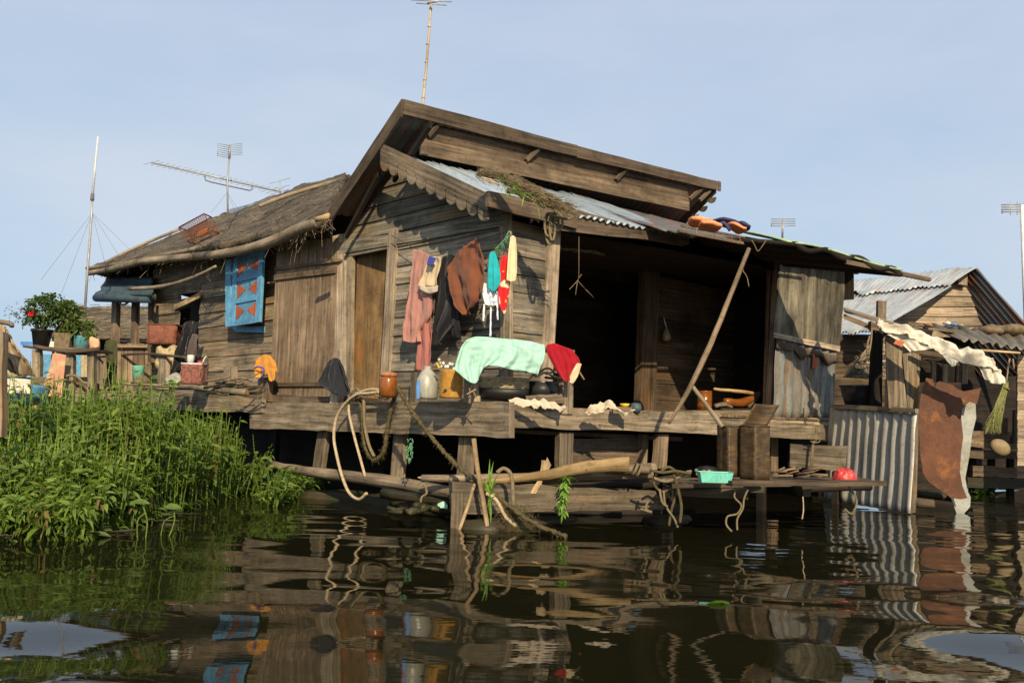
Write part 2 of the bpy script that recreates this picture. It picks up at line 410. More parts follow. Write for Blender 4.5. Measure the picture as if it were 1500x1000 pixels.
def thing(name, loc, label, cat, group=None):
    o = bpy.data.objects.new(name, None); o.empty_display_size = .1; o.location = loc; COL.objects.link(o); ORG_[o.name] = tuple(loc)
    return tag(o, label, cat, group)
def cat_(a, t):   # catmull-rom through a list of vectors, t in 0..1
    n = len(a)-1; x = min(max(t, 0), 1)*n; i = min(int(x), n-1); f = x-i
    p0, p1, p2, p3 = a[max(i-1, 0)], a[i], a[i+1], a[min(i+2, n)]
    return .5*((2*p1)+(-p0+p2)*f+(2*p0-5*p1+4*p2-p3)*f*f+(-p0+3*p1-3*p2+p3)*f**3)
def cloth(rows, fn, nrm, amp=.02, nf=3, nu=28, nv=20, ph=None, grow=1, mb=None, jag=.004, crumple=.012):
    """rows: list of px polylines top to bottom; folds run down the rows"""
    R = [[fn(*p[:2]) if len(p) == 2 else D(*p) for p in r] for r in rows]
    ph = R_(0, 6) if ph is None else ph; mb = mb or MB(); nrm = nrm.normalized(); sd = R_(0, 99)
    ww = (R[0][-1]-R[0][0]).length+(R[-1][-1]-R[-1][0]).length; hh = (R[-1][0]-R[0][0]).length
    def g(i, j):   # i across, j down
        p = cat_([cat_(r, i) for r in R], j)
        a = amp*(.25+.75*j if grow else 1)
        q = math.sin(2*pi*nf*i+ph+1.3*math.sin(j*2.2+ph))+.45*math.sin(2*pi*nf*2.3*i+ph*2-j*2)
        c = noise.noise(Vector((p.x*6+sd, p.y*6, p.z*4)))*crumple*1.6 + (1-3*abs(noise.noise(Vector((p.x*11+sd, p.y*11, p.z*5)))))*crumple*.7 + (1-3*abs(noise.noise(Vector((p.x*9, p.y*9+sd, p.z*17)))))*crumple*.35
        return p+nrm*(a*q+c)+Z*(jag*math.sin(9*i+ph) if j > .98 else 0)
    return mb.grid(g, nu, nv, .5, ww/2, hh)
def corr(mb, a, b, c, d, n, amp=.012, nv=6, sag=0, tone=.5, ru=None):
    """corrugated sheet: a->b across the ridges (n waves), a->d along them"""
    nr = (b-a).cross(d-a).normalized(); nu = n*6; ww = (b-a).length; hh = (d-a).length; sd = R_(0, 99)
    def g(i, j):
        p = a.lerp(b, i).lerp(d.lerp(c, i), j)
        e = 0
        if ru and j > .97: p = p + (d-a).normalized()*ru*noise.noise(Vector((i*7+sd, 0, 0)))
        return p+nr*(amp*(1+.35*noise.noise(Vector((i*n*.7+sd, j*1.5, 1))))*math.sin(2*pi*n*(i+.012*noise.noise(Vector((i*5, j*2+sd, 0)))))-amp*1.2*max(0, noise.noise(Vector((i*4+sd, j*4, 5)))-.3)*3+.02*noise.noise(Vector((i*2+sd, j*2, 0))))-Z*(sag*math.sin(pi*i))
    b0 = len(mb.f); mb.grid(g, nu, nv, tone, 1, 1)
    # uv: u runs along the ridges so streaks follow them
    k = 0
    o_u = R_(0, 20); off = len(mb.uv)-4*nu*nv
    for q in range(off, len(mb.uv)):
        x, y = mb.uv[q]; mb.uv[q] = (o_u+y*hh, o_u+x*ww)
    return mb
def laps(mb, fr, rows, gap=.0, t=.022, proud=.022, n=5, tilt=.004, split=2.4, miss=()):
    """fr(s,z,off)->point; rows: (z0,z1,s0b,s1b,s0t,s1t)"""
    for k, (z0, z1, a0, b0, a1, b1) in enumerate(rows):
        if k in miss: continue
        L0 = b0-a0; cuts = [0, 1]
        if L0 > split and random.random() < .8: cuts = [0, R_(.35, .65), 1]
        for c0, c1 in zip(cuts, cuts[1:]):
            e = R_(-tilt, tilt)
            f = lambda s0, s1, c: s0+(s1-s0)*c
            pr = proud*R_(.8, 1.25)
            mb.strip(fr(f(a1, b1, c0)+.002, z1+.02+e, .004), fr(f(a1, b1, c1)-.002, z1+.02-e, .004),
                     fr(f(a0, b0, c1)-.002, z0-e, pr), fr(f(a0, b0, c0)+.002, z0+e, pr), t, n, .003)
    return mb
def rows_in(poly, z0, z1, h, jit=.0):
    """horizontal board rows clipped to a convex polygon [(s,z)]"""
    def span(z):
        xs = []
        for i in range(len(poly)):
            (s0, a), (s1, b) = poly[i], poly[(i+1) % len(poly)]
            if (a-z)*(b-z) <= 0 and abs(a-b) > 1e-9: xs.append(s0+(s1-s0)*(z-a)/(b-a))
        return (min(xs), max(xs)) if len(xs) > 1 else None
    out = []; z = z0
    while z < z1-.01:
        zz = min(z+h*R_(.92, 1.08), z1); lo = span(z+1e-4); hi = span(zz-1e-4)
        if lo and hi: out.append((z, zz, lo[0], lo[1], hi[0], hi[1]))
        z = zz
    return out
# ================================================================ THE FLOATING HOUSE
house = thing('floating_house', H(1.5, 1.5, 0), 'weathered plank floating house with scalloped gable, thatched wing and blue shutters', 'house')
def FG(s, z, off=0): return H(GU-off, s, z)
def FS(s, z, off=0): return H(s, SV-off, z)
UG = GU-.42       # verge plane of the gable
def VG(x, y, off=0): return onplane(x, y, U, UG-off)
DZ = 1.17
# --- gable wall: boards right of the doorway, then the boards above it
zt = 3.14
vpost = gz(G(577, 450))[0]; vjl = gz(G(510, 450))[0]
rows = rows_in([(SV+.02, DZ-.1), (vpost, DZ-.1), (vpost, 3.2), (SV+.02, 3.12)], DZ-.02, 3.06, .215)
laps(MB(), FG, rows).build('gable_wall', WL, house) if False else None
m = MB(); laps(m, FG, rows)
lin = [gz(G(x, y)) for x, y in ((735, 318), (735, 300), (577, 250), (520, 330), (512, 352))]
tri = [(SV+.02, 3.06), (SV+.02, 3.30), (2.30, 4.12), (3.45, 3.35), (3.45, 3.06)]
laps(m, FG, rows_in(tri, 3.06, 4.12, .20), proud=.03, split=9)
m.build('gable_wall', WL, house)
# wall to the left of the door (thatched wing)
wl0, wl1 = 3.85, 10.0
m = MB()
vA = gz(G(292, 480))[0]; vB = gz(G(262, 480))[0]; vC = gz(G(220, 480))[0]
laps(m, FG, rows_in([(wl0, 1.0), (vA, 1.0), (vA, 3.6), (wl0, 3.6)], 1.18, 3.50, .235), split=3.0)
laps(m, FG, rows_in([(vB, 1.0), (vC, 1.0), (vC, 3.6), (vB, 3.6)], 1.3, 3.0, .27), split=9, tilt=.015)
laps(m, FG, rows_in([(vA, 2.8), (vC, 2.8), (vC, 3.6), (vA, 3.6)], 3.0, 3.55, .24), split=9, tilt=.02)
m.build('wing_wall', WG, house)
# side wall board stack by the corner
us0 = sz(S(742, 400))[0]; us1 = sz(S(797, 400))[0]
m = MB(); laps(m, FS, rows_in([(.40, 1.1), (us1, 1.1), (us1, 3.3), (.40, 3.3)], 1.15, 3.10, .205), split=9)
m.build('side_wall', WL, house)
# posts and jambs
def vpost_(x0, y0, x1, y1, wpx, fn, mat=WP, t=.08, nm='post', off=.05, n=5):
    a, b = fn(x0, y0, off), fn(x1, y1, off); w = (fn(x1+wpx, y1, off)-fn(x1, y1, off))
    mb = MB(); mb.strip(a, b, b+w, a+w, t, n, .004); return mb.build(nm, mat, house)
vpost_(569, 338, 556, 572, 12, G, WP, .07, 'door_post')
vpost_(486, 346, 486, 578, 19, G, WP, .06, 'door_jamb', .05)
vpost_(506, 350, 503, 578, 10, G, WBM, .05, 'door_jamb', .03)
vpost_(731, 316, 733, 590, 14, G, WG, .05, 'corner_board', .045)
vpost_(735, 500, 737, 590, 12, S, WG, .03, 'corner_board', .03)
vpost_(806, 305, 790, 592, 18, S, WP, .09, 'post', .03)
vpost_(602, 545, 600, 592, 20, B, WG, .05, 'rail_post', -.2)
# lintel board with gap shadow above the door
m = MB(); m.strip(G(466, 372, .03), G(735, 320, .05), G(735, 336, .05), G(466, 388, .03), .03, 6)
m = MB(); m.strip(FG(3.9, 3.28, .05), FG(SV, 3.15, .05), FG(SV, 3.05, .05), FG(3.9, 3.12, .05), .03, 6); m.build('lintel', WL, house)
# tan inner door leaf, ajar
m = MB()
for i in range(3):
    f0, f1 = i/3, (i+1)/3-.008
    A = lambda f, z: FG(vjl-.02-f*.93, z, -.03-f*.30)
    m.strip(A(f0, 3.16), A(f0, DZ), A(f1, DZ), A(f1, 3.16), .025, 5, .003)
dl = m.build('inner_door', PLY, house)
# big plank door swung open against the wall
hinge = G(490, 465, .06); fard = D(400, 465, B(400, 465).y+.28)
dd = (fard-hinge); dd.z = 0; wd_ = dd.length; dd.normalize()
top, bot = 3.33, 1.22
m = MB()
for i in range(3):
    f0, f1 = wd_*i/3, wd_*(i+1)/3-.006
    m.strip(hinge+dd*f0+Z*(top+.06*i/3-hinge.z), hinge+dd*f0+Z*(bot-hinge.z), hinge+dd*f1+Z*(bot-hinge.z), hinge+dd*f1+Z*(top+.06*(i+1)/3-hinge.z), .03, 6, .003)
pd = m.build('plank_door', WB, house)
dn = dd.cross(Z); dn = dn if dn.dot(hinge-CAM) < 0 else -dn
for zz, hh, e in ((3.02, .035, -.12), (2.90, .075, 0), (1.42, .05, 0)):
    m = MB(); m.plank(hinge+dd*e+Z*(zz-hinge.z)+dn*.035, hinge+dd*(wd_-.02)+Z*(zz-hinge.z)+dn*.035, hh, .03, Z, 4, .002); m.build('door_batten', WB, pd)
# --- back slope of the main roof (ridge overhangs the clerestory)
RA = VG(590, 150); RB = VG(482, 312); vr = (RA-O).dot(V)
RC = onplane(1048, 268, V, vr); zl = RB.z
uR = (RC-O).dot(U)
RD = H(uR, (RB-O).dot(V), zl+.30)
m = MB(); corr(m, RA+Z*-.03, RC+Z*-.03, RD, RB, 46, .012, 5); m.build('rear_roof', MU, house, True, solid=.004)
m = MB(); m.strip(RA+Z*.035-U*.02, RB+Z*.02-U*.02, RB-Z*.17-U*.02, RA-Z*.17-U*.02, .03, 8, .004); m.build('verge_board', WF, house)
# long fascia under the ridge
fo = -V*.03
m = MB(); a_ = RA+fo; b_ = RC+fo
q = a_.lerp(b_, .47)
m.strip(a_+Z*.03, q+Z*.015, q-Z*.14, a_-Z*.15, .035, 7, .005); m.strip(q+Z*.01, b_+Z*.02, b_-Z*.12, q-Z*.145, .035, 7, .005)
m.strip(b_+Z*.02-V*.035, b_+Z*.02-V*.035+U*.06, b_+U*.06-Z*.13-V*.035, b_-Z*.13-V*.035, .03, 1)
m.build('ridge_fascia', WF, house)
m = MB(); m.strip(RC+Z*.01, RD+Z*.0, RD-Z*.16, RC-Z*.16, .03, 6); 
for i in range(9):
    c = RC.lerp(RD, (i+.5)/9)-Z*.17; m.poly([c+(V*math.cos(a)*.085)+Z*math.sin(a)*.085 for a in [pi+pi*k/8 for k in range(9)]], .03, U)
m.build('scalloped_verge', WF, house)
# clerestory boards
vc = vr+.07
def CL(x, y, off=0): return onplane(x, y, V, vc-off)
m = MB()
m.strip(CL(617, 203), CL(1010, 291), CL(1010, 309), CL(617, 226), .03, 10, .004, .35)
m.strip(CL(645, 186, -.03), CL(1005, 268, -.03), CL(1010, 293, -.03), CL(617, 206, -.03), .03, 10, .004, .15)
m.build('clerestory_wall', WB, house)
for x, y0, x1, y1 in ((626, 197, 640, 180), (770, 233, 788, 216), (902, 262, 918, 244), (1010, 290, 1030, 272), (1025, 292, 1040, 277)):
    m = MB(); m.plank(CL(x, y0, .02), onplane(x1, y1, V, vr+.03), .055, .04, V+Z*.4, 1); m.build('bracket', WF, house)
for x, y0, x1, y1 in ((575, 262, 628, 182), (505, 345, 552, 255)):
    m = MB(); m.plank(VG(x, y0, -.15), VG(x1, y1, -.15), .07, .05, Z, 3); m.build('rafter', WD, house)
# --- front slope: corrugated, on eave beam
eL = VG(716, 291)+U*.02; v_e = (eL-O).dot(V); tL = VG(556, 216)
sl = (tL.z-eL.z)/((tL-O).dot(V)-v_e)
def EV(x, y, off=0): return onplane(x, y, V, v_e-off)
m = MB()
eR = EV(1012, 346); uE = (eR-O).dot(U)
tR = H(uE, vc+.02, eR.z+sl*(vc+.02-v_e)-.05)
tL2 = H((tL-O).dot(U), vc+.02, eL.z+sl*(vc+.02-v_e))
def slopeP(i, j): return eL.lerp(eR, i).lerp(tL2.lerp(tR, i), j)
for k, (i0, i1) in enumerate(((0, .30), (.285, .55), (.535, .80), (.785, 1.0))):
    up = Z*(.006*(k % 2))
    corr(m, slopeP(i0, -.04)+up, slopeP(i1, -.04)+up, slopeP(i1, 1.0)+up, slopeP(i0, 1.0)+up, 8, .018, 6, 0, R_(.2, .8), .25)
m.build('front_roof', MC, house, True, solid=.004)
# scalloped gable fascia
a_ = VG(557, 212, .0); b_ = VG(716, 287, .0); n_s = 11
m = MB(); pts = [a_+Z*.02, b_+Z*.02]; dvec = (b_-a_)/n_s; hgt = .205
low = []
for i in range(n_s):
    p = b_-dvec*i-Z*hgt; q = p-dvec
    r = dvec*.43; mid = (p+q)/2
    low += [mid+r+Z*.05]+[mid+r*math.cos(t)-Z*(.085*math.sin(t)) for t in [pi*k/7 for k in range(8)]]+[mid-r+Z*.05]
m.poly(pts+low, .028, U, .28, dvec); m.build('scalloped_fascia', WG, house)
# eave beam following the front edge
m = MB()
for x0, y0, x1, y1, w0, w1 in ((716, 279, 846, 309, 24, 26), (840, 306, 1004, 352, 24, 8)):
    o_ = .10 if x0 < 800 else .03; m.strip(EV(x0, y0, o_), EV(x1, y1, o_), EV(x1, y1+w1, o_), EV(x0, y0+w0, o_), .05, 6, .005)
m.strip(EV(800, 322, .05), EV(1010, 345, .05), EV(1010, 358, .05), EV(800, 335, .05), .05, 5, .006)
m.build('eave_beam', WF, house)
# lean-to roof right of it: thin, dark, with a row of bars along the edge
LE = [EV(975, 339, .40), EV(1100, 357, .42), EV(1200, 377, .42), EV(1262, 394, .42)]
LT = [H((p-O).dot(U)+.25, v_e+2.2, p.z+d) for p, d in zip(LE, (.95, .95, .85, .70))]
m = MB()
def lf(i, j):
    p = cat_(LE, i).lerp(cat_(LT, i), j); return p+Z*(.012*math.sin(i*90)+.03*noise.noise(Vector((i*9, j*4, 3))))
m.grid(lf, 60, 8, .5, 4, 2); m.build('lean_to_roof', MU, house, True, solid=.02)
m = MB(); m.plank(EV(995, 338, .50), EV(1198, 376, .50), .035, .03, Z, 5); m.plank(EV(1000, 330, .50)+Z*.0, EV(1196, 367, .50), .022, .03, Z, 5)
for i in range(17):
    a = EV(1000, 330, .505).lerp(EV(1196, 367, .505), (i+.5)/17); b = EV(995, 338, .505).lerp(EV(1198, 376, .505), (i+.75)/17); m.tube([a, b], .007, 5)
m.build('eave_rail', WB, house)
m = MB(); m.plank(EV(1175, 372, -.3), EV(1258, 398, -.1), .07, .06, Z, 2); m.build('purlin', WD, house)
m = MB(); m.plank(D(1240, 383, 11.0), D(1364, 409, 11.2), .05, .05, Z, 3); m.build('purlin', WF, house)
gp = [D(1160, 356, 10.9), D(1240, 372, 11.0), D(1322, 397, 11.1)]
m = MB(); m.grid(lambda i, j: cat_(gp, i)-Z*.03+V*(j*1.6)+Z*(j*.30+.03*math.sin(i*23)), 30, 6, .5, 2, 1); m.build('lean_to_tip', WD, house, True, solid=.06)
m = MB()
for k in range(3): m.strip(LT[k]-V*.1-Z*.06, LT[k+1]-V*.1-Z*.06, H((LT[k+1]-O).dot(U), v_e+2.1, 3.15), H((LT[k]-O).dot(U), v_e+2.1, 3.15), .02, 2, 0)
m.poly([H(7.15, -.02, 3.0), H(7.15, -.02, 3.42), H(7.2, 2.44, 4.1), H(7.2, 2.44, 3.0)], .02)
m.build('rear_infill', WD, house)
# pale green tin lying on the lean-to
gp = [D(1160, 356, 10.9), D(1240, 372, 11.0), D(1322, 397, 11.1)]
m = MB(); m.grid(lambda i, j: cat_(gp, i)+V*(j*.8)+Z*(j*.27+.02*math.sin(i*7+j*3)), 30, 6, .5, 2, 1); m.build('green_roof_sheet', GT, house, True, solid=.02)
# --- thatched wing roof
TE0, TE1 = H(-.12, 3.05, 3.42), G(122, 401, .5)
TE1 = onplane(126, 398, U, -.12)
e_px = [(482, 316), (440, 335), (400, 347), (330, 362), (270, 372), (200, 380), (130, 396)]
r_px = [(508, 258), (440, 276), (400, 292), (340, 313), (290, 333), (240, 354), (196, 371)]
TE = [onplane(x, y, U, -.10) for x, y in e_px]; TR = [onplane(x, y, U, 1.5) for x, y in r_px]
def tf(i, j):
    p = cat_(TE, i).lerp(cat_(TR, i), j); return p+Z*(.05*noise.noise(Vector((p.x*2, p.y*2, p.z*5)))+.03*noise.noise(p*6))
m = MB(); m.grid(tf, 90, 24, .5, 9, 2)
hip = TE[-1]; back = H(3.1, (TR[-1]-O).dot(V)-2, 3.3)
m.grid(lambda i, j: hip.lerp(TR[-1], j).lerp(back.lerp(TR[-1], j), i), 10, 10, .4, 3, 2)
m.grid(lambda i, j: TR[-1].lerp(TR[0], i).lerp(H(3.1, 12, 3.3).lerp(H(3.1, 3.6, 3.3), i), j), 10, 10, .4, 9, 2)
rf = m.build('thatch_roof', TH, house, True, solid=.10)
m = MB()
for k in range(2600):
    i, j = random.random(), random.random()**.9
    p = tf(i, j)+Z*.055; dn_ = (tf(i, max(j-.1, 0))-tf(i, min(j+.1, 1))).normalized()
    dr = (dn_+V*R_(-.5, .5)*(3 if random.random() < .12 else 1)+Z*R_(0, .06)).normalized(); ln = R_(.08, .34)
    sd = dr.cross(Z).normalized()*R_(.003, .009)
    b = len(m.v); m.v += [p-sd, p+sd, p+dr*ln+sd*.4, p+dr*ln-sd*.4]; m.face((b, b+1, b+2, b+3), [(0, 0), (0, .01), (ln, .01), (ln, 0)], random.random())
for k in range(520):                # ragged strands hanging off the eave
    p = tf(random.random(), R_(0, .03))+U*R_(-.04, .05)-Z*R_(0, .08); ln = R_(.03, .16)*(3 if random.random() < .06 else 1)
    m.tube([p, p+Vector((R_(-.05, .05), R_(-.05, .05), -ln*.5)), p+Vector((R_(-.1, .1), R_(-.1, .1), -ln))], R_(.002, .005), 3, tone=random.random())
m.build('loose_straw', THS, rf, recalc=False, kind='stuff')
m = MB(); pts = [onplane(x, y, U, -.14) for x, y in ((130, 400), (160, 395), (205, 384), (260, 378), (330, 371), (390, 357), (440, 335), (468, 326))]
m.tube(pts, [.05, .055, .06, .062, .065, .075, .07, .06], 10, 5); m.build('eave_pole', WBM, house, True)
m = MB(); m.tube([D(463, 322, 10.7), D(482, 316, 10.6)], .035, 8); m.build('eave_pole', WY, house, True)
m = MB(); m.tube([onplane(x, y, U, -.10) for x, y in ((128, 393), (165, 388), (240, 374), (300, 362))], .04, 8, 4); m.build('eave_pole', WBM, house, True)
for pl in (((155, 384), (200, 362), (262, 336)), ((285, 357), (340, 331), (420, 297), (452, 285)), ((380, 302), (430, 283), (505, 262))):
    m = MB(); m.tube([onplane(x, y, U, .35+.5*k) for k, (x, y) in enumerate(pl)], .03, 8, 5); m.build('roof_pole', WBM, house, True)
m = MB(); m.tube([onplane(284, 358, U, .3), onplane(338, 330, U, .75)], .03, 8); m.build('roof_pole', WBM, house, True)
m = MB(); q_ = [onplane(x, y, U, 1.35) for x, y in ((330, 308), (420, 285), (405, 296), (345, 317))]; m.poly(q_, .01); m.build('roof_patch', MC, house)
# wing details: gap post, end posts, blue awning, bent pole
for x0, y0, x1, y1, w in ((164, 428, 160, 560, 7), (193, 430, 190, 545, 6), (217, 430, 216, 530, 5)):
    m = MB(); a, b = G(x0, y0, .25), G(x1, y1, .25); ww = G(x0+w, y0, .25)-a; m.strip(a, b, b+ww, a+ww, .08, 4); m.build('wing_post', WB, house)
m = MB()
aw = [(155, 408), (168, 404), (222, 405), (222, 434), (166, 437), (137, 434)]
def awf(i, j):
    t_ = G(158, 405, .1).lerp(G(224, 405, .1), i); b_2 = G(140, 433, .55).lerp(G(222, 436, .42), i)
    p = t_.lerp(b_2, j); return p+Z*(.02*noise.noise(p*5))-U*(.03*math.sin(j*pi*5)*(.4 if j < .6 else 1))
m.grid(awf, 20, 24, .5, 1, 1); m.tube([G(141, 436, .57), G(222, 438, .45)], .07, 10); m.build('rolled_awning', BT, house, True, solid=.01)
m = MB(); m.tube([G(x, y, .6) for x, y in ((190, 423), (235, 420), (270, 411), (298, 400), (316, 390))], [.03, .035, .03, .028, .02], 8, 4); m.build('bent_pole', WBM, house, True)
m = MB(); m.plank(G(255, 450, .06), G(292, 432, .1), .09, .03, Z, 2); m.build('broken_board', WY, house)
m = MB(); m.strip(G(262, 455, -.2), G(264, 500, -.2), G(272, 500, -.2), G(275, 450, -.2), .05, 2); m.build('inner_post', WD, house)
m = MB(); m.tube([G(x, y, .4) for x, y in ((172, 437), (178, 446), (186, 444), (192, 434))], .02, 6, 4); m.build('hose_loop', BLP, house)
# --- blue shutters
sh0 = G(341, 430, .20); sh1 = G(384, 430, .26)
sd_ = (sh1-sh0); sd_.z = 0; sw = sd_.length; sd_.normalize(); zs1, zs0 = D(341, 378, sh0.y).z, D(341, 478, sh0.y).z
def SH(a, z, off=0):
    n_ = sd_.cross(Z); n_ = n_ if n_.dot(sh0-CAM) < 0 else -n_
    return Vector((sh0.x, sh0.y, 0))+sd_*(sw*a)+Z*(zs0+(zs1-zs0)*z)+n_*off
m = MB(); m.strip(SH(0, 1), SH(1, 1), SH(1, 0), SH(0, 0), .02, 3, .001)
for a0, a1, z0, z1 in ((0, .14, 0, 1), (.86, 1, 0, 1)): m.strip(SH(a0, z1, .02), SH(a0, z0, .02), SH(a1, z0, .02), SH(a1, z1, .02), .018, 2, .001)
for zc in (.03, .35, .66, .97): m.strip(SH(.14, zc+.035, .018), SH(.86, zc+.035, .018), SH(.86, zc-.035, .018), SH(.14, zc-.035, .018), .016, 2, .001)
sh = m.build('blue_shutter', BLU, house)
for zc in (.19, .50, .82):
    m = MB()
    m.poly([SH(.16, zc+.11, .006), SH(.46, zc, .006), SH(.16, zc-.11, .006)], .005); m.poly([SH(.84, zc+.11, .006), SH(.54, zc, .006), SH(.84, zc-.11, .006)], .005)
    m.build('orange_triangles', ORG, sh)
m = MB(); m.strip(G(330, 380, .22), G(330, 478, .22), G(338, 478, .22), G(338, 380, .22), .03, 3, .001); m.build('blue_shutter', BLU, house)
m = MB(); m.strip(G(338, 478, .06), G(384, 478, .06), G(384, 487, .06), G(345, 486, .06), .05, 2, .001); m.build('window_frame', BLU, house)
# --- inside: floor, back walls, inner wall, posts
m = MB()
for k in range(24):
    m.strip(H(.05+k*.29, .02, DZ), H(.05+k*.29, 3.4, DZ), H(.33+k*.29, 3.4, DZ), H(.33+k*.29, .02, DZ), .03, 3, .003, back=-Z)
for k in range(30):
    m.strip(H(.02, 3.4+k*.3, DZ-.01), H(1.6, 3.4+k*.3, DZ-.01), H(1.6, 3.69+k*.3, DZ-.01), H(.02, 3.69+k*.3, DZ-.01), .03, 2, .003, back=-Z)
m.build('deck_floor', WB, house)
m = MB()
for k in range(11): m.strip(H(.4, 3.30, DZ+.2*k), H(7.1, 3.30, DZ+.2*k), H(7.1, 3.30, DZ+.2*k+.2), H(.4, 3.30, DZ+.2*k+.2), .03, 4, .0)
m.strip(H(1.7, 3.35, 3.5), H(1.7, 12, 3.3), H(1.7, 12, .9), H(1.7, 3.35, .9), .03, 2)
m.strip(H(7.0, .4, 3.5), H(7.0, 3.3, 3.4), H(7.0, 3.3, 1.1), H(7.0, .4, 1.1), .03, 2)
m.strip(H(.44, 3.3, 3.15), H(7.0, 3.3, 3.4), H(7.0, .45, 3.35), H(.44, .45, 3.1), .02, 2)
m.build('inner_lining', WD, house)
IV = 2.0
def IW(x, y, off=0): return onplane(x, y, V, IV-off)
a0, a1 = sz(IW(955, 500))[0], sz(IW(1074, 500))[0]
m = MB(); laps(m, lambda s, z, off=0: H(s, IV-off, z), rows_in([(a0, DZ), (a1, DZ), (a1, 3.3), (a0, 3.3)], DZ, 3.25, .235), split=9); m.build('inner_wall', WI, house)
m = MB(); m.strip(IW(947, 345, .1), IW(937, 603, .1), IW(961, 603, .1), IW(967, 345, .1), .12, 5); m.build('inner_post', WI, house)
m = MB(); m.strip(S(1140, 372, .0), S(1128, 618, .0), S(1136, 618, .0), S(1146, 372, .0), .08, 5); m.build('post', WP, house)
m = MB(); m.strip(S(1129, 372, -.12), S(1122, 605, -.12), S(1127, 605, -.12), S(1136, 372, -.12), .06, 4); m.build('inner_post', WB, house)
# right-hand panel: grey board above, stained zinc below
def P1(x, y, off=0): return onplane(x, y, V, .12-off)
m = MB()
m.strip(P1(1145, 368), P1(1133, 492), P1(1188, 500), P1(1193, 372), .02, 6, .002, .55); m.strip(P1(1193, 372), P1(1188, 500), P1(1230, 506), P1(1241, 388), .02, 6, .004, .35)
m.build('grey_panel', PAN, house)
m = MB(); c4 = [P1(1138, 494, .0), P1(1227, 510, .0), P1(1219, 612, .0), P1(1131, 612, .0)]
corr(m, c4[0], c4[1], c4[2], c4[3], 7, .018, 10); m.build('zinc_panel', MP, house, True, solid=.004)
m = MB(); corr(m, P1(1138, 499, .03), P1(1226, 522, .03), P1(1226, 532, .03), P1(1138, 510, .03), 4, .012, 3, 0, .4, .12); m.build('wavy_flashing', WF, house, True, solid=.01)
m = MB(); m.strip(P1(1135, 487, .05), P1(1231, 507, .05), P1(1230, 515, .05), P1(1135, 494, .05), .025, 4); m.build('panel_batten', WP, house)
m = MB(); m.poly([P1(1191, 518, .03), P1(1197, 517, .03), P1(1199, 537, .03), P1(1190, 540, .03)], .005); m.build('rust_patch', ORG, house)
m = MB(); m.strip(P1(1128, 612, .08), P1(1216, 612, .08), P1(1217, 624, .08), P1(1128, 626, .08), .04, 3); m.build('sill_board', WP, house)
m = MB(); m.strip(P1(1215, 612, .05), P1(1267, 613, .05), P1(1267, 626, .05), P1(1215, 626, .05), .05, 3, .003); m.build('sill_board', WG, house)
# --- deck edge beams
m = MB(); m.strip(B(366, 590, .05), B(746, 588, .05), B(746, 641, .05), B(366, 627, .05), .07, 30, .009, .6); m.build('deck_beam', WG, house)
m = MB(); m.strip(B(176, 574, .05), B(300, 571, .05), B(300, 602, .05), B(176, 598, .05), .06, 8, .012, .5)
m.strip(B(296, 573, .07), B(384, 585, .07), B(384, 604, .07), B(300, 603, .07), .06, 6, .012, .6); m.build('deck_beam', WG, house)
m = MB(); m.strip(F(738, 594, .0), F(1054, 605, .0), F(1054, 636, .0), F(738, 625, .0), .07, 24, .009, .7); m.build('deck_beam', WG, house)
m = MB(); m.strip(F(880, 621, .03), F(1008, 629, .03), F(1008, 634, .03), F(880, 628, .03), .03, 4, .006); m.strip(F(1054, 611, .0), F(1222, 623, .0), F(1220, 645, .0), F(1054, 637, .0), .07, 8, .012, .4); m.build('deck_beam', WG, house)
m = MB(); m.strip(B(200, 566, -.1), B(380, 580, -.1), B(380, 590, -.1), B(200, 574, -.1), .1, 8, .01); m.strip(B(380, 578, -.06), B(560, 583, -.06), B(560, 590, -.06), B(380, 590, -.06), .1, 8, .01); m.build('deck_edge_board', WF, house)
m = MB(); m.strip(F(748, 628, -.4), F(1000, 640, -.4), F(1000, 646, -.4), F(748, 634, -.4), .1, 5); m.build('joist', WF, house)
# props down to the floats
def prop(x0, y0, x1, y1, w, fn, off=-.05, mat=WG, t=.07):
    m = MB(); a, b = fn(x0, y0, off), fn(x1, y1, off); ww = fn(x0+w, y0, off)-a; m.strip(a, b, b+ww, a+ww, t, 4, .004); m.build('prop', mat, house)
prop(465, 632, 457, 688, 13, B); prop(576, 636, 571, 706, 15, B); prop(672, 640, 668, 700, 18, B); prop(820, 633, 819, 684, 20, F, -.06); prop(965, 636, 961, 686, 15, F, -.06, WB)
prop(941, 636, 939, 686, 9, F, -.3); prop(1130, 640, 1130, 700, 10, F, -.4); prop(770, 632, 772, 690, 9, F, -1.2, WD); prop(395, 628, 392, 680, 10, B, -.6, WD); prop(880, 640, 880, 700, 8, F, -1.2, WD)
m = MB(); m.strip(F(838, 642, -.35), F(950, 642, -.35), F(950, 690, -.35), F(838, 686, -.35), .04, 4); m.build('brace_board', WF, house)
m = MB(); m.strip(F(1158, 640, -.5), F(1240, 650, -.5), F(1240, 690, -.5), F(1158, 684, -.5), .04, 4); m.build('brace_board', WD, house)
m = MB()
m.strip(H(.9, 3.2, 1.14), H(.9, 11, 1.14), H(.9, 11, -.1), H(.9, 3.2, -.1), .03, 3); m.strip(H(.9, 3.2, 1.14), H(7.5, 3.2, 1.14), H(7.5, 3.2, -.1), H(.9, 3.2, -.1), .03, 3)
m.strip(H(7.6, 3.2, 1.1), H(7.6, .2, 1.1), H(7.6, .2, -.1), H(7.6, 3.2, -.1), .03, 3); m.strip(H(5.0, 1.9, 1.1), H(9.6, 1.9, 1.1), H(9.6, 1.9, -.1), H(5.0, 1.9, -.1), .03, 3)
m.build('underfloor_shade_boards', WD, house)  # dark boards added to stand for the shade beneath the deck
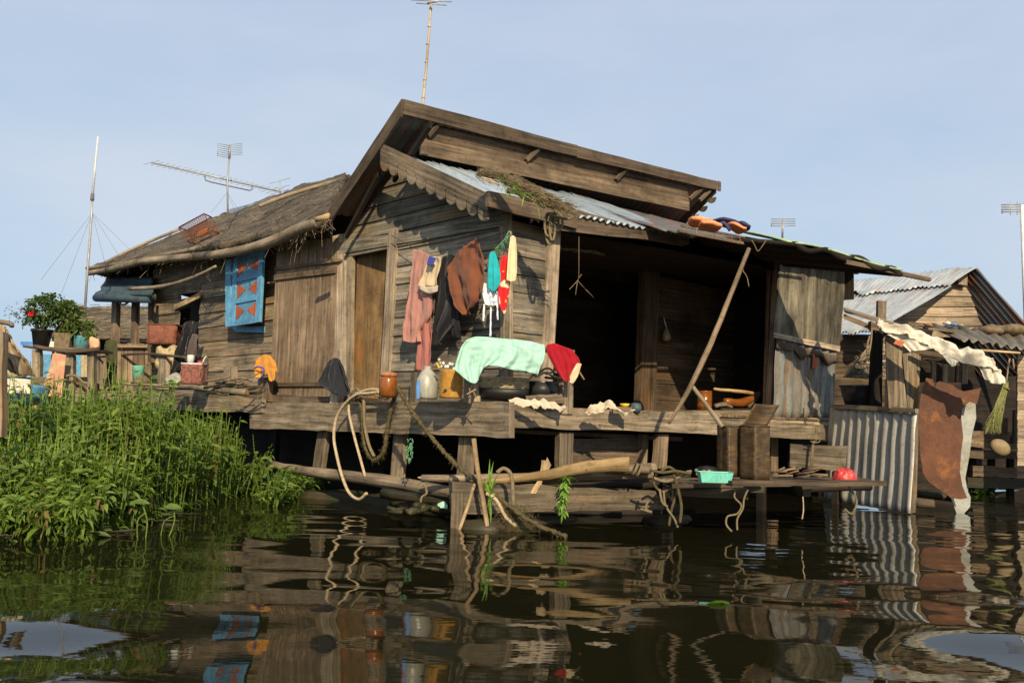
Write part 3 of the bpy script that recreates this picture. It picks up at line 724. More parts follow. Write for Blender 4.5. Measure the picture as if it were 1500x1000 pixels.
# floats and logs at the waterline
def log(pl, r, mat, nm='float_log', seg=10, parent=house, **k):
    m = MB(); P = [Vector(p) for p in pl]; rr = r if hasattr(r, '__len__') else [r]*len(P)
    b = len(m.v); m.tube(P, rr, seg, 4)
    for i in range(b, len(m.v)): m.v[i] = m.v[i]+Vector((1, 1, 1))*(noise.noise(m.v[i]*6)*.012)
    return m.build(nm, mat, parent, True, **k)
log([B(395, 680, .1), B(450, 690, .12), B(560, 704, .14), B(685, 727, .16)], [.05, .06, .075, .055], WG, 'side_log')
log([W(446, 735, -.06), W(520, 738, -.04), W(600, 750, -.04), W(668, 764, -.05)], [.15, .17, .16, .14], WM)
log([W(575, 738, .06), W(620, 745, .07), W(662, 750, .05)], [.05, .07, .05], WM)
log([D(560, 722, 9.9), D(660, 735, 9.4)], [.05, .06], WM)
m = MB(); m.strip(D(662, 704, 8.8), D(960, 718, 9.35), D(974, 745, 9.35), D(664, 752, 8.8), .16, 16, .014, .15); m.build('float_beam', WG, house)
m = MB(); m.strip(D(661, 722, 8.72), D(660, 782, 8.72), D(676, 782, 8.72), D(678, 722, 8.72), .09, 4, .004); m.build('stake', WG, house)
log([D(618, 700, 9.25), D(760, 700, 9.1), D(860, 696, 9.15), D(955, 692, 9.3)], [.035, .05, .058, .06], WG, 'side_log')
log([D(760, 708, 9.2), D(850, 698, 9.2), D(960, 684, 9.4)], [.04, .05, .05], WG, 'side_log')
log([D(700, 720, 9.5), D(900, 712, 9.6), D(1010, 700, 9.7)], [.05, .06, .05], WD, 'side_log')
log([W(672, 776, -.04), W(720, 778, -.02), W(790, 772, -.04), W(838, 768, -.06)], [.10, .12, .11, .10], WM)
log([W(950, 768, -.03), W(975, 770, -.02), W(1005, 764, -.04)], [.1, .12, .08], WM)
log([W(700, 752, .0), W(900, 752, .0), W(990, 750, .0)], [.12, .12, .12], WD)
# --- washing platform over the water
m = MB()
pf = lambda x, y: W(x, y, .47)
f0, f1 = D(975, 704, 8.75), D(1298, 706, 8.75)
fz = .47; ad = (W(1298, 712, fz)-W(1000, 706, fz))
A0 = W(985, 709, fz); A1 = W(1298, 706, fz); bk = Vector((.10, 1, 0)).normalized()
for k in range(5):
    o0 = bk*(k*.21); m.strip(A0+o0+ad.normalized()*R_(-.06, .05), A1+o0+ad.normalized()*R_(-.1, .03), A1+o0+bk*.2, A0+o0+bk*.2, .035, 8, .006, back=-Z)
m.strip(D(1073, 704, 8.45), D(1299, 704, 8.9), D(1299, 711, 8.9), D(1073, 712, 8.45), .12, 8, .004)
m.build('washing_platform', WF, house)
m = MB(); m.strip(D(988, 716, 8.9), D(1096, 715, 8.75), D(1096, 731, 8.75), D(988, 726, 8.9), .06, 3); m.build('platform_joist', WF, house)
m = MB(); m.strip(D(1060, 713, 9.1), D(1120, 713, 9.1), D(1120, 721, 9.1), D(1060, 721, 9.1), .05, 2); m.build('platform_joist', WM, house); m = MB(); m.strip(D(1175, 712, 9.0), D(1190, 712, 9.0), D(1187, 727, 9.0), D(1177, 727, 9.0), .6, 2); m.build('platform_joist', WM, house)
log([D(1180, 716, 9.2), D(1275, 714, 9.4)], .035, WD, 'side_log')
for k in range(3):
    m = MB(); m.strip(H(2.2+k*1.9, -.35, .44), H(2.2+k*1.9, -.35, -.2), H(2.3+k*1.9, -.35, -.2), H(2.3+k*1.9, -.35, .44), .08, 2); m.build('platform_leg', WD, house)
# --- railing posts on the walkway
for x, y0, y1, w, mt in ((232, 522, 570, 11, WP), (328, 537, 582, 13, WP), (378, 553, 588, 15, WB), (485, 560, 590, 12, WP), (134, 515, 570, 12, WG), (172, 528, 572, 10, WG)):
    m = MB(); a, b = B(x, y0, .02), B(x-2, y1, .02); ww = B(x+w, y1, .02)-B(x, y1, .02); m.strip(a, b, b+ww, a+ww, .08, 3, .003); m.build('rail_post', mt, house)
m = MB(); m.tube([B(x, y, .05) for x, y in ((142, 523), (200, 518), (228, 519), (285, 525))], .022, 7, 3); m.build('rail_pole', WF, house, True)
for x, y0, y1, w, fn, mt in ((680, 545, 592, 16, B, WP), (824, 555, 606, 16, F, WP)):
    m = MB(); a, b = fn(x, y0, .02), fn(x-1, y1, .02); ww = fn(x+w, y1, .02)-fn(x, y1, .02); m.strip(a, b, b+ww, a+ww, .08, 3, .003); m.build('rail_post', mt, house)
rl0, rl1 = D(676, 497, 8.85), D(842, 517, 9.15)
m = MB(); m.plank(rl0, rl1, .055, .035, Z, 4); m.build('hand_rail', WG, house)
for x, y in ((690, 500), (830, 515)):
    p = D(x, y, 8.98 if x < 800 else 9.2); m = MB(); m.tube([p, Vector((p.x, p.y, DZ))], .02, 6); m.build('rail_stake', WG, house)
# scalloped shelf bracket inside the opening
m = MB(); bp = [(821, 362), (840, 365), (862, 365), (878, 372), (886, 376)]; tp = S
m.strip(S(820, 362, -.6), S(884, 369, -.6), S(886, 374, -.6), S(820, 366, -.6), .02, 12, .012); m.build('hanging_bracket', WB, house)
# ================================================================ LOOSE THINGS ON AND AROUND THE HOUSE
def one(mb, name, mat, label, cat, group=None, smooth=True, **k): return mb.build(name, mat, None, smooth, label, cat, group, **k)
NG = -U*1.0; NV = -V*1.0
# --- clothesline and laundry on the gable side
m = MB(); m.tube([G(574, 345, .12), G(612, 366, .17), G(640, 374, .19), G(700, 352, .19), G(742, 340, .17)], .004, 5, 4); one(m, 'clothesline', WIRE, 'thin dark line strung from the door post to the wall corner', 'clothesline')
GL = lambda x, y: G(x, y, .20)
t = thing('checked_cloth', GL(613, 540), 'long red checked cloth hanging on the line, nearest the door', 'cloth', 'washing on the line')
cloth([[(607, 365), (618, 368), (634, 376)], [(603, 400), (615, 400), (630, 402)], [(598, 450), (612, 452), (633, 455)], [(594, 480), (610, 482), (616, 482)], [(593, 500), (606, 502), (616, 500)]], GL, NG, .02, 2.5, 26, 30).build('cloth', CS, t, True, solid=.006)
cloth([[(618, 400), (626, 402), (634, 404)], [(616, 450), (624, 450), (633, 450)], [(613, 500), (624, 505), (633, 502)], [(610, 542), (622, 545), (632, 544)]], lambda x, y: G(x, y, .17), NG, .015, 2, 20, 24).build('cloth', CSB, t, True, solid=.006)
t = thing('shorts', GL(632, 430), 'beige shorts with blue waistband hanging beside the red checked cloth', 'shorts', 'washing on the line')
GL2 = lambda x, y: G(x, y, .24)
cloth([[(629, 376), (638, 376), (647, 377)], [(622, 398), (632, 396), (644, 395)], [(615, 420), (626, 420), (640, 419)]], GL2, NG, .015, 2, 18, 16).build('shorts_cloth', CBE, t, True, solid=.006)
cloth([[(629, 374), (634, 376), (639, 378)], [(625, 388), (630, 389), (634, 389)]], lambda x, y: G(x, y, .30), NG, .002, 1, 8, 6, crumple=.002).build('waistband', CBU, t, True, solid=.004)
cloth([[(614, 417), (627, 420), (641, 418)], [(616, 424), (627, 430), (640, 427)]], lambda x, y: G(x, y, .26), NG, .005, 1, 8, 4).build('hem', CWR, t, True, solid=.004)
t = cloth([[(646, 378), (655, 374), (664, 372)], [(641, 400), (652, 400), (668, 400)], [(642, 425), (652, 425), (672, 440)], [(641, 450), (650, 452), (674, 465)], [(637, 480), (641, 482), (645, 500)], [(635, 505), (640, 506), (646, 504)]], lambda x, y: G(x, y, .18), NG, .02, 2.5, 20, 30)
cloth([[(655, 440), (664, 440), (672, 440)], [(660, 465), (667, 466), (674, 467)], [(663, 492), (669, 494), (674, 496)]], lambda x, y: G(x, y, .18), NG, .012, 2, 10, 14, mb=t)
one(t, 'black_trousers', CBL, 'black trousers hanging between beige shorts and brown blanket', 'trousers', 'washing on the line', solid=.006)
m = cloth([[(674, 367), (688, 357), (700, 348)], [(657, 391), (682, 384), (708, 374)], [(661, 418), (685, 414), (709, 408)], [(667, 444), (686, 442), (705, 434)], [(678, 461), (685, 458), (692, 446)]], lambda x, y: G(x, y, .25), NG, .03, 1.7, 30, 26, crumple=.02)
one(m, 'brown_blanket', CBR, 'crumpled brown blanket hanging from the middle of the line', 'blanket', 'washing on the line', solid=.01)
# hanger of small clothes by the corner
hp = D(735, 385, 8.95)
m = MB(); hc = [(722, 372), (729, 362), (738, 352), (747, 344)]
m.tube([D(x, y, 8.95) for x, y in hc], .006, 6, 3); m.tube([D(x, y+4, 9.0) for x, y in hc], .005, 6, 3); m.tube([D(738, 352, 8.95), D(746, 338, 8.95)], .005, 6)
for k in range(26):
    a, b = hc[k % 3], hc[k % 3+1]; f_ = random.random(); x, y = a[0]+(b[0]-a[0])*f_, a[1]+(b[1]-a[1])*f_
    m.tube([D(x, y, 8.95), D(x+R_(-7, 7), y+R_(2, 9), 8.93), D(x+R_(-9, 9), y+R_(4, 14), 8.95)], .0035, 4)
one(m, 'clothes_hanger', RPN, 'tangled pale green hanger at the house corner holding small clothes', 'clothes hanger')
def cl(rows, d, mat, name, label, cat, amp=.02, nf=2, **k):
    m = cloth(rows, DD(d), -FW, amp, nf, 18, 20, **k); return one(m, name, mat, label, cat, 'small clothes on the green hanger', solid=.006)
cl([[(717, 371), (722, 368), (727, 373)], [(715, 390), (722, 389), (731, 391)], [(714, 408), (722, 409), (733, 407)], [(715, 421), (723, 428), (731, 419)]], 8.86, CTE, 'teal_cloth', 'teal cloth hanging above the white top', 'cloth')
cl([[(709, 415), (718, 416), (724, 418)], [(707, 432), (719, 432), (731, 434)], [(711, 447), (720, 448), (733, 446)]], 8.92, CWH, 'small_top', 'pale patterned small top with dangling straps under the teal cloth', 'top')
m = MB()
for x0, y0, x1, y1 in ((709, 445, 708, 470), (719, 448, 718, 492), (728, 445, 729, 468)): m.strip(D(x0-1, y0, 8.91), D(x1-1, y1, 8.91), D(x1+1.5, y1, 8.91), D(x0+1.5, y0, 8.91), .004, 8, .003)
one(m, 'straps', CWH, 'thin white tapes dangling below the pale top', 'straps', smooth=False)
cl([[(735, 376), (740, 374), (746, 379)], [(732, 400), (740, 399), (748, 402)], [(730, 428), (740, 427), (745, 430)], [(731, 447), (739, 460), (742, 448)]], 8.9, CFL, 'floral_shirt', 'red floral shirt hanging between teal cloth and cream shirt', 'shirt')
cl([[(748, 347), (751, 345), (755, 348)], [(745, 370), (751, 370), (757, 372)], [(743, 395), (750, 395), (757, 396)], [(742, 411), (749, 413), (755, 412)]], 8.86, CRM, 'cream_shirt', 'narrow cream striped shirt, rightmost on the green hanger', 'shirt', nf=3)
# --- mint towel, crimson shirt on the rail
def TW(x, y, o=0): return D(x, y, 8.80+(x-690)*.0020-o)
m = cloth([[(684, 498), (700, 493), (740, 496), (770, 499), (797, 505)], [(676, 508), (698, 505), (738, 506), (770, 508), (798, 515)], [(672, 520), (694, 522), (735, 520), (768, 522), (796, 528)], [(668, 532), (690, 538), (722, 532), (760, 536), (792, 536)], [(666, 542), (695, 562), (712, 536), (755, 542), (788, 548)]], TW, -FW, .020, 5, 90, 36, crumple=.014)
cloth([[(684, 498), (740, 496), (797, 505)], [(700, 520), (740, 520), (796, 520)], [(705, 540), (740, 534), (790, 538)]], lambda x, y: D(x, y, 9.02), -FW, .015, 3, 40, 12, mb=m)
one(m, 'mint_towel', CMI, 'mint green towel draped over the rail in front of the house corner', 'towel', solid=.01)
t = thing('crimson_shirt', D(825, 560, 9.0), 'crimson shirt with beige trim drying on the end of the rail', 'shirt')
cloth([[(801, 505), (812, 503), (824, 507), (838, 512)], [(801, 515), (814, 516), (830, 520), (848, 526)], [(808, 530), (820, 534), (834, 534), (848, 534)], [(816, 545), (824, 548), (834, 546), (842, 540)], [(824, 556), (829, 560), (834, 557), (840, 548)]], DD(9.0), -FW, .02, 2, 30, 22).build('shirt_cloth', CRE, t, True, solid=.008)
cloth([[(845, 532), (849, 532), (852, 533)], [(838, 544), (842, 545), (848, 546)], [(832, 558), (838, 562), (846, 552)]], DD(8.98), -FW, .008, 1, 10, 10).build('trim', CBE, t, True, solid=.006)
# --- shirts on walkway posts
t = thing('orange_shirt', B(388, 560, .1), 'orange yellow shirt with navy trim draped over a walkway post', 'shirt')
BO = lambda x, y: B(x, y, .10)
cloth([[(381, 522), (388, 519), (397, 521)], [(377, 532), (388, 532), (402, 532)], [(375, 543), (388, 545), (403, 545)], [(380, 554), (385, 552), (390, 550)]], BO, NG, .03, 1.6, 24, 18).build('shirt_cloth', COR, t, True, solid=.008)
cloth([[(392, 540), (397, 540), (403, 540)], [(394, 550), (398, 552), (403, 551)], [(396, 557), (399, 559), (402, 556)]], BO, NG, .01, 1, 8, 8).build('sleeve', COR, t, True, solid=.008)
m = MB(); m.tube([B(x, y, .16) for x, y in ((373, 539), (378, 537), (386, 540), (385, 549), (379, 556))], .012, 5, 4); m.build('trim', CBU, t, True)
m = cloth([[(483, 527), (491, 524), (500, 527)], [(477, 540), (490, 540), (506, 542)], [(470, 556), (488, 556), (511, 560)], [(472, 562), (490, 572), (514, 574)], [(487, 572), (498, 580), (506, 580)]], BO, NG, .04, 1.8, 28, 22)
one(m, 'dark_shirt', CDK, 'black shirt draped over the walkway post by the open door', 'shirt', solid=.008)
# --- jars and clutter on the deck edge
def lat(c, prof, mat, name, label, cat, group=None, **k):
    m = MB(); m.lathe(prof, c, **k); return one(m, name, mat, label, cat, group)
def base(x, y, d): return D(x, y, d)
s_ = 9.6/1349; c = D(568, 582, 9.9); r = 13*9.9/1349
t = thing('clay_jar', c, 'amber glazed clay jar with terracotta lid standing by the door post', 'jar')
m = MB(); m.lathe([(r*.7, 0), (r*.95, .03), (r, .12), (r*.96, .19), (r*.8, .23)], c); m.build('jar_body', CLAY, t, True)
m = MB(); m.lathe([(r*.9, .225), (r*.95, .235), (r*.95, .265), (r*.3, .275), (0.0001, .277)], c); m.build('lid', TERR, t, True)
c = D(625, 584, 9.3); r = .11
t = thing('plastic_jug', c, 'cloudy clear plastic jug on the deck edge beside the amber bucket', 'jug')
m = MB(); m.lathe([(r*.9, 0), (r, .02), (r*1.02, .10), (r*.98, .2), (r*.6, .27), (.035, .30), (.035, .33)], c, wob=.03); m.build('jug_body', WJ, t, True)
m = MB(); m.poly([D(610, 560, 9.17), D(615, 556, 9.17), D(615, 583, 9.17), D(610, 584, 9.17)], .01); m.build('blue_label', BBL, t)
c = D(660, 583, 9.15); r = .118
t = thing('amber_bucket', c, 'amber plastic bucket on the deck edge under the mint towel', 'bucket')
m = MB(); m.lathe([(r*.93, 0), (r*.97, .02), (r, .27), (r*1.03, .28), (r*.93, .275), (r*.9, .05)], c); m.build('bucket_body', AMB, t, True)
m = MB(); m.lathe([(.0001, -.012), (.02, 0), (.0001, .012)], D(652, 571, 9.02), 10); m.build('mark', BLP, t, True)
m = MB()
for k in range(8):
    p = D(643+k*3.2, 534+R_(-4, 3), 9.1); m.lathe([(.0001, -.02), (.013, -.01), (.016, .01), (.0001, .02)], p+Z*R_(-.03, .05), 8, random.random())
one(m, 'flower_cluster', WHT, 'small bunch of white flowers sticking up behind the jug and bucket', 'flowers')
m = MB()
for k in range(5): m.lathe([(.0001, -.015), (.014, 0), (.0001, .015)], D(640+R_(0, 6), 532+R_(-2, 6), 9.05), 8)
one(m, 'yellow_flowers', YEL, 'tiny yellow flowers left of the white flower bunch', 'flowers')
m = MB()
for a in ((687, 573, 693, 560), (690, 585, 686, 563), (684, 577, 697, 570), (692, 572, 700, 587)): m.plank(D(*a[:2], 8.86), D(*a[2:], 8.84), .012, .008, Z, 2)
one(m, 'wood_chips', WY, 'pale split sticks lying against the post below the mint towel', 'sticks', smooth=False)
# woven basket & black pan, firewood
c = D(738, 586, 9.35)
t = thing('woven_basket', c, 'low black bottomed woven basket under the mint towel', 'basket')
m = MB(); r = .27
m.lathe([(r*.8, 0), (r*.95, .06), (r, .12), (r*.96, .12), (r*.8, .02)], c, 32, sy=.6)
m.build('basket_base', BLACK, t, True)
m = MB()
for zz in range(6):
    m.tube([Vector((c.x+(r*.92)*math.cos(a), c.y+.6*r*.92*math.sin(a)+.008*math.sin(a*20+zz*pi), c.z+.12+zz*.02)) for a in [2*pi*k/48 for k in range(49)]], .009, 5)
m.build('basket_weave', STR, t, True)
c = D(793, 586, 9.45)
t = thing('cooking_pot', c, 'sooty black cooking pot on the deck between basket and rail post', 'pot')
m = MB(); m.lathe([(.08, 0), (.15, .04), (.17, .12), (.14, .17), (.16, .19), (.13, .185), (.12, .05)], c, 28); m.build('pot_body', BLP, t, True)
m = MB(); m.tube([c+Vector((-.16, 0, .15)), c+Vector((-.08, -.02, .26)), c+Vector((.08, -.02, .26)), c+Vector((.16, 0, .15))], .006, 6, 6); m.build('pot_handle', WIRE, t, True)
for k in range(9):
    m = MB(); x = 770+k*7; m.tube([D(x, 548+R_(-6, 8), 9.5), D(x+R_(4, 22), 540+R_(-8, 18), 9.45), D(x+R_(16, 40), 544+R_(-8, 18), 9.4)], [R_(.008, .014)]*3, 6, 3)
    one(m, 'twig', STR if k % 2 else WO, 'bent dry twig in the heap behind the crimson shirt', 'twig', 'twigs heaped by the rail post')
m = MB(); m.strip(D(770, 580, 9.2), D(830, 575, 9.2), D(830, 590, 9.2), D(772, 592, 9.2), .1, 6, .006); one(m, 'wood_block', WG, 'thick grey timber block lying between black pot and rail post', 'timber', smooth=False)
m = cloth([[(745, 588), (775, 584), (800, 586), (828, 596)], [(746, 592), (776, 590), (802, 592), (828, 599)], [(748, 596), (780, 598), (806, 598), (828, 601)]], DD(8.93), Vector((0, -.6, .8)), .012, 6, 50, 10, crumple=.03)
one(m, 'white_rag', CWR, 'twisted dirty white rag on the deck edge below the basket', 'rag', solid=.012)
m = cloth([[(858, 600), (872, 592), (885, 590), (900, 598)], [(858, 603), (874, 600), (888, 600), (905, 603)], [(862, 606), (880, 606), (896, 606), (930, 606)]], DD(9.5), Vector((0, -.6, .8)), .012, 5, 40, 10, crumple=.04)
one(m, 'pale_rag', CWR, 'crumpled pale rag on the threshold left of the yellow bowl', 'rag', solid=.012)
m = MB(); m.strip(D(898, 595, 9.9), D(926, 596, 9.9), D(926, 606, 9.9), D(898, 605, 9.9), .12, 2, .003); one(m, 'wooden_box', WB, 'small wooden box on the threshold under the yellow bowl', 'box', smooth=False)
c = D(915, 597, 9.95); m = MB(); m.lathe([(.02, 0), (.045, .02), (.055, .045), (.05, .045), (.03, .012), (.0001, .01)], c, 20); one(m, 'yellow_bowl', YEL, 'little yellow bowl on the wooden box in the doorway', 'bowl')
m = MB(); m.lathe([(.05, 0), (.07, .05), (.055, .1), (.03, .11)], D(931, 604, 10.4), 16); one(m, 'dark_teal_pot', BT, 'dark teal pot on the floor right of the yellow bowl', 'pot')
# inside: orange can, firewood, hanging bag
c = IW(1032, 600, .55)
t = thing('rusty_can', c, 'tall rusty orange can standing on the deck inside the opening', 'can')
m = MB(); r = .11; m.lathe([(r, 0), (r, .05), (r*1.03, .055), (r, .06), (r, .14), (r*1.03, .145), (r, .15), (r, .27), (r*1.04, .28), (r*.9, .28)], c); m.build('can_body', CLAY, t, True)
m = MB(); m.strip(F(1016, 602, -.6), F(1130, 600, -.6), F(1130, 613, -.6), F(1016, 613, -.6), .5, 5); m.build('hearth_board', WG, house)
def stick(pl, r, mat, label, fn, nm='firewood_stick', grp='firewood on the hearth board', cat='firewood', sm=3):
    m = MB(); m.tube([fn(*p) for p in pl], r, 8, sm)
    for i in range(len(m.v)): m.v[i] = m.v[i]+Vector((1, 1, 1))*(noise.noise(m.v[i]*9)*.012)
    return one(m, nm, mat, label, cat, grp)
HF = lambda x, y: F(x, y, -.7)
stick([(1046, 570), (1080, 573), (1110, 577)], [.02, .03, .022], WO, 'pale frayed stick, topmost of the firewood on the hearth board', HF)
stick([(1062, 588), (1085, 590), (1103, 583)], [.05, .065, .05], CLAY, 'reddish brown split log in the middle of the hearth board', HF)
stick([(1095, 595), (1104, 585), (1113, 574)], [.04, .045, .03], WB, 'brown log standing askew at the right of the hearth board', HF)
stick([(1048, 594), (1062, 592), (1072, 596)], [.03, .035, .025], WG, 'short grey stick at the left of the hearth board', HF)
stick([(1056, 600), (1085, 601), (1108, 598)], [.025, .03, .025], WD, 'charred stick, lowest of the firewood on the hearth board', HF)
t = thing('hanging_bag', IW(977, 500, .1), 'small clear bag of food hanging on the inner wall', 'bag')
m = MB(); c = IW(976, 500, .12); m.lathe([(.0001, 0), (.06, .02), (.075, .07), (.05, .14), (.015, .2), (.01, .22)], c, 16, wob=.05); m.build('bag_body', SHT, t, True)
m = MB(); m.tube([c+Z*.2, IW(972, 464, .1)], .007, 6); m.build('bag_neck', WHT, t, True)
m = MB(); m.tube([EV(848, 333, .0), EV(848, 400, 0), EV(847, 412, 0)], .003, 5); 
for a in ((847, 410, 834, 424), (847, 412, 858, 424), (858, 424, 870, 436), (846, 410, 843, 432), (847, 408, 852, 402)): m.tube([EV(*a[:2]), EV(*a[2:])], .0045, 5)
one(m, 'hanging_string', RPG, 'thin string with a dry twig tied to it hanging in the dark opening', 'string')
# rope coil at the eave post
t = thing('rope_coil', S(812, 350, .15), 'loose loops of tan rope hanging at the eave above the crimson shirt', 'rope')
for k, (x0, w, h) in enumerate(((806, 7, 46), (812, 6, 30), (817, 7, 26), (803, 5, 34), (809, 4, 40))):
    m = MB(); m.tube([D(x0+w*math.sin(a), 312+h*(.5-.5*math.cos(a)), 8.95-.01*k) for a in [2*pi*q/16 for q in range(17)]], .012, 7, 2); m.build('rope_loop', RPG, t, True)
m = MB(); m.tube([D(x, y, 8.9) for x, y in ((800, 300), (815, 308), (808, 316), (820, 318), (812, 324))], .016, 7, 4); m.tube([D(x, y, 8.88) for x, y in ((818, 318), (832, 321), (842, 316))], .012, 6, 3); m.build('rope_knot', RPG, t, True)
# straw and weeds lying on the roof
def RO(x, y, d=8.75): return D(x, y, d)
t = thing('roof_straw_bundle', RO(780, 290), 'rotting straw matting with sprouting weeds slumped over the roof edge', 'straw bundle')
for pl, r in ((((702, 252), (735, 258), (765, 272), (800, 290), (838, 308)), [.03, .05, .06, .055, .03]), (((742, 278), (770, 288), (800, 302)), [.025, .035, .025]), (((790, 290), (815, 300), (845, 312)), [.03, .04, .02])):
    m = MB(); m.tube([RO(x, y, 8.9-(x-700)*.0015) for x, y in pl], r, 10, 6, flat=.6)
    for i in range(len(m.v)): m.v[i] = m.v[i]+Vector((1, 1, 1))*(noise.noise(m.v[i]*14)*.025)
    m.build('straw_roll', SOI, t, True)
m = MB()
for k in range(700):
    f_ = random.random(); p = cat_([RO(x, y, 8.86-(x-700)*.0015) for x, y in ((702, 252), (735, 258), (765, 272), (800, 290), (838, 308))], f_)+Vector((R_(-.05, .05), R_(-.05, .05), R_(-.06, .06)))
    d_ = Vector((R_(.3, 1), R_(-.3, .3), R_(-.8, .1))); ln = R_(.04, .14); b = len(m.v); q = Z*R_(.002, .005); m.v += [p-q, p+q, p+d_*ln+q*.3, p+d_*ln-q*.3]; m.face((b, b+1, b+2, b+3), [(0, 0), (0, .01), (ln, .01), (ln, 0)], random.random())
m.build('loose_straw', RFS, t, recalc=False, kind='stuff')
m = MB()
for k in range(46):
    x = random.choice((745, 752, 760, 768, 790, 735)); p = RO(x+R_(-5, 5), 262+(x-735)*.6+R_(-4, 10), 8.72); m.leaf(p, Vector((R_(-1, 1), R_(-.8, .2), R_(-.9, .9))), R_(.06, .14), .015, .4, random.random())
m.build('sprouting_weeds', LFG, t, recalc=False)
m = MB(); m.tube([RO(x, y, 8.7) for x, y in ((705, 260), (718, 263), (732, 272), (724, 268), (708, 263))], .008, 6, 4); m.build('rope_end', RPW, t, True)
# life jacket on the roof
t = thing('life_jacket', D(1055, 335, 9.9), 'orange life jacket with navy straps lying on the roof edge', 'life jacket')
def pad(cx_, cy_, w, h, d, mat, nm, rot=0):
    m = MB(); n1, n2 = 16, 10
    c = D(cx_, cy_, d); k_ = d/1349
    def g(i, j):
        th = 2*pi*i; ph_ = pi*j-pi/2; q = lambda v, e: math.copysign(abs(v)**e, v)
        x = q(math.cos(th), .7)*q(math.cos(ph_), .7)*w*k_/2; y = q(math.sin(th), .5)*q(math.cos(ph_), .5)*.16; z = q(math.sin(ph_), .6)*h*k_*.34+.03*noise.noise(Vector((x*9, y*9, h)))
        p = Vector((x*math.cos(rot)-z*math.sin(rot), y, x*math.sin(rot)+z*math.cos(rot))); return c+p+p.normalized()*noise.noise((c+p)*9)*.02
    m.grid(g, n1, n2); return m.build(nm, mat, t, True)
pad(1026, 325, 34, 13, 9.9, ORP, 'orange_panel', -.1); pad(1040, 331, 34, 12, 9.75, ORP, 'orange_panel', -.15); pad(1078, 333, 30, 9, 9.8, ORP, 'orange_panel', -.25); pad(1064, 327, 40, 10, 10.0, NVY, 'navy_panel', -.15); pad(1088, 331, 22, 9, 9.95, NVY, 'navy_panel', -.2)
m = MB(); m.tube([D(x, y, 9.65) for x, y in ((1044, 322), (1052, 330), (1060, 326), (1070, 338))], .02, 6, 3, flat=.5); m.build('strap', NVY, t, True)
# leaning poles
m = MB(); m.tube([D(1097, 364, 9.2), D(1070, 432, 9.1), D(1040, 505, 9.0), D(1008, 572, 8.95), D(980, 620, 8.9)], [.021, .025, .029, .026, .014], 9, 4)
for i in range(len(m.v)): m.v[i] = m.v[i]+Vector((1, 1, 1))*(noise.noise(m.v[i]*5)*.015)
one(m, 'leaning_pole', WB, 'long crooked pole leaning from the deck edge up to the eave', 'pole')
m = MB(); m.tube([D(1012, 563, 9.1), D(1034, 592, 9.0), D(1058, 625, 8.9)], .022, 8, 3); one(m, 'short_pole', WBM, 'short straight stick crossing the foot of the long leaning pole', 'stick')
m = MB(); m.tube([D(x, y, 9.3) for x, y in ((1101, 352), (1106, 360), (1110, 368), (1117, 360), (1122, 352))], .004, 5, 3); m.tube([D(x, y, 9.3) for x, y in ((1089, 375), (1088, 395), (1094, 405), (1097, 420))], .005, 5, 3); one(m, 'dangling_cord', RPG, 'thin grey cord dangling from the eave rail by the leaning pole', 'cord')
# --- tall tins
def tin(x0, x1, yt, yb, d, rot, name, label, lid=False):
    w = (x1-x0)/1349*d/(abs(math.cos(rot))+abs(math.sin(rot))*.9); c = D((x0+x1)/2, yb, d); h_ = D((x0+x1)/2, yt, d).z-c.z
    t = thing(name, c, label, 'tin'); ax_ = Vector((math.cos(rot), math.sin(rot), 0)); ay_ = Vector((-math.sin(rot), math.cos(rot), 0))
    cs = [c-ax_*w/2-ay_*w/2, c+ax_*w/2-ay_*w/2, c+ax_*w/2+ay_*w/2, c-ax_*w/2+ay_*w/2]
    m = MB()
    for k in range(4):
        a, b = cs[k], cs[(k+1) % 4]; o_ = (b-a).normalized().cross(Z)*.003
        n_ = 10
        m.grid(lambda i, j: a.lerp(b, i)+Z*h_*j+o_*(.8*math.sin(i*9)+3*noise.noise(Vector((i*4, j*5, k*7+w*50)))), n_, 10, .5, 1, 1)
    m.build('tin_body', TIN, t, True, solid=.003)
    m = MB(); m.tube([p+Z*h_ for p in cs+[cs[0]]], .008, 6); m.build('tin_rim', TIN, t, True)
    if lid:
        a, b = cs[3]+Z*h_, cs[2]+Z*h_
        m = MB(); e_ = Vector((.55, -.1, .78)).normalized(); b0 = a.lerp(b, .0)
        m.grid(lambda i, j: D(1086, 624, d).lerp(D(1124, 624, d+.1), i).lerp(D(1106, 591, d).lerp(D(1142, 593, d+.2), i), j)+FW*(.02*math.sin(i*3)), 8, 8); m.build('open_lid', TIN, t, True, solid=.003)
    return t
tin(1053, 1092, 624, 697, 9.15, .3, 'square_tin', 'dark scorched square tin on the washing platform, behind the shiny tin')
tin(1086, 1125, 624, 702, 8.95, .55, 'open_tin', 'tall shiny brown tin with its lid open on the washing platform', True)
# turquoise tray, black pot, red bag, etc.
c0 = D(1047, 706, 8.6); k_ = 8.6/1349
m = MB()
def rr_(w, dpt, z): return [c0+Vector((sx*w, sy*dpt, z)) for sx, sy in ((-1, -1), (1, -1), (1, 1), (-1, 1))]
lv = [rr_(21*k_, .07, .0), rr_(24*k_, .085, .095), rr_(26*k_, .092, .096), rr_(22.5*k_, .08, .094), rr_(20*k_, .065, .012)]
b = len(m.v)
for l_ in lv: m.v += l_
for i in range(4):
    for j in range(4): m.face((b+4*i+j, b+4*i+(j+1) % 4, b+4*i+4+(j+1) % 4, b+4*i+4+j), [(0, 0)]*4, .5)
m.face((b, b+1, b+2, b+3), [(0, 0)]*4, .5); m.face((b+16, b+17, b+18, b+19), [(0, 0)]*4, .5)
one(m, 'turquoise_tray', TRQ, 'rectangular turquoise plastic tray on the edge of the washing platform', 'tray', smooth=False)
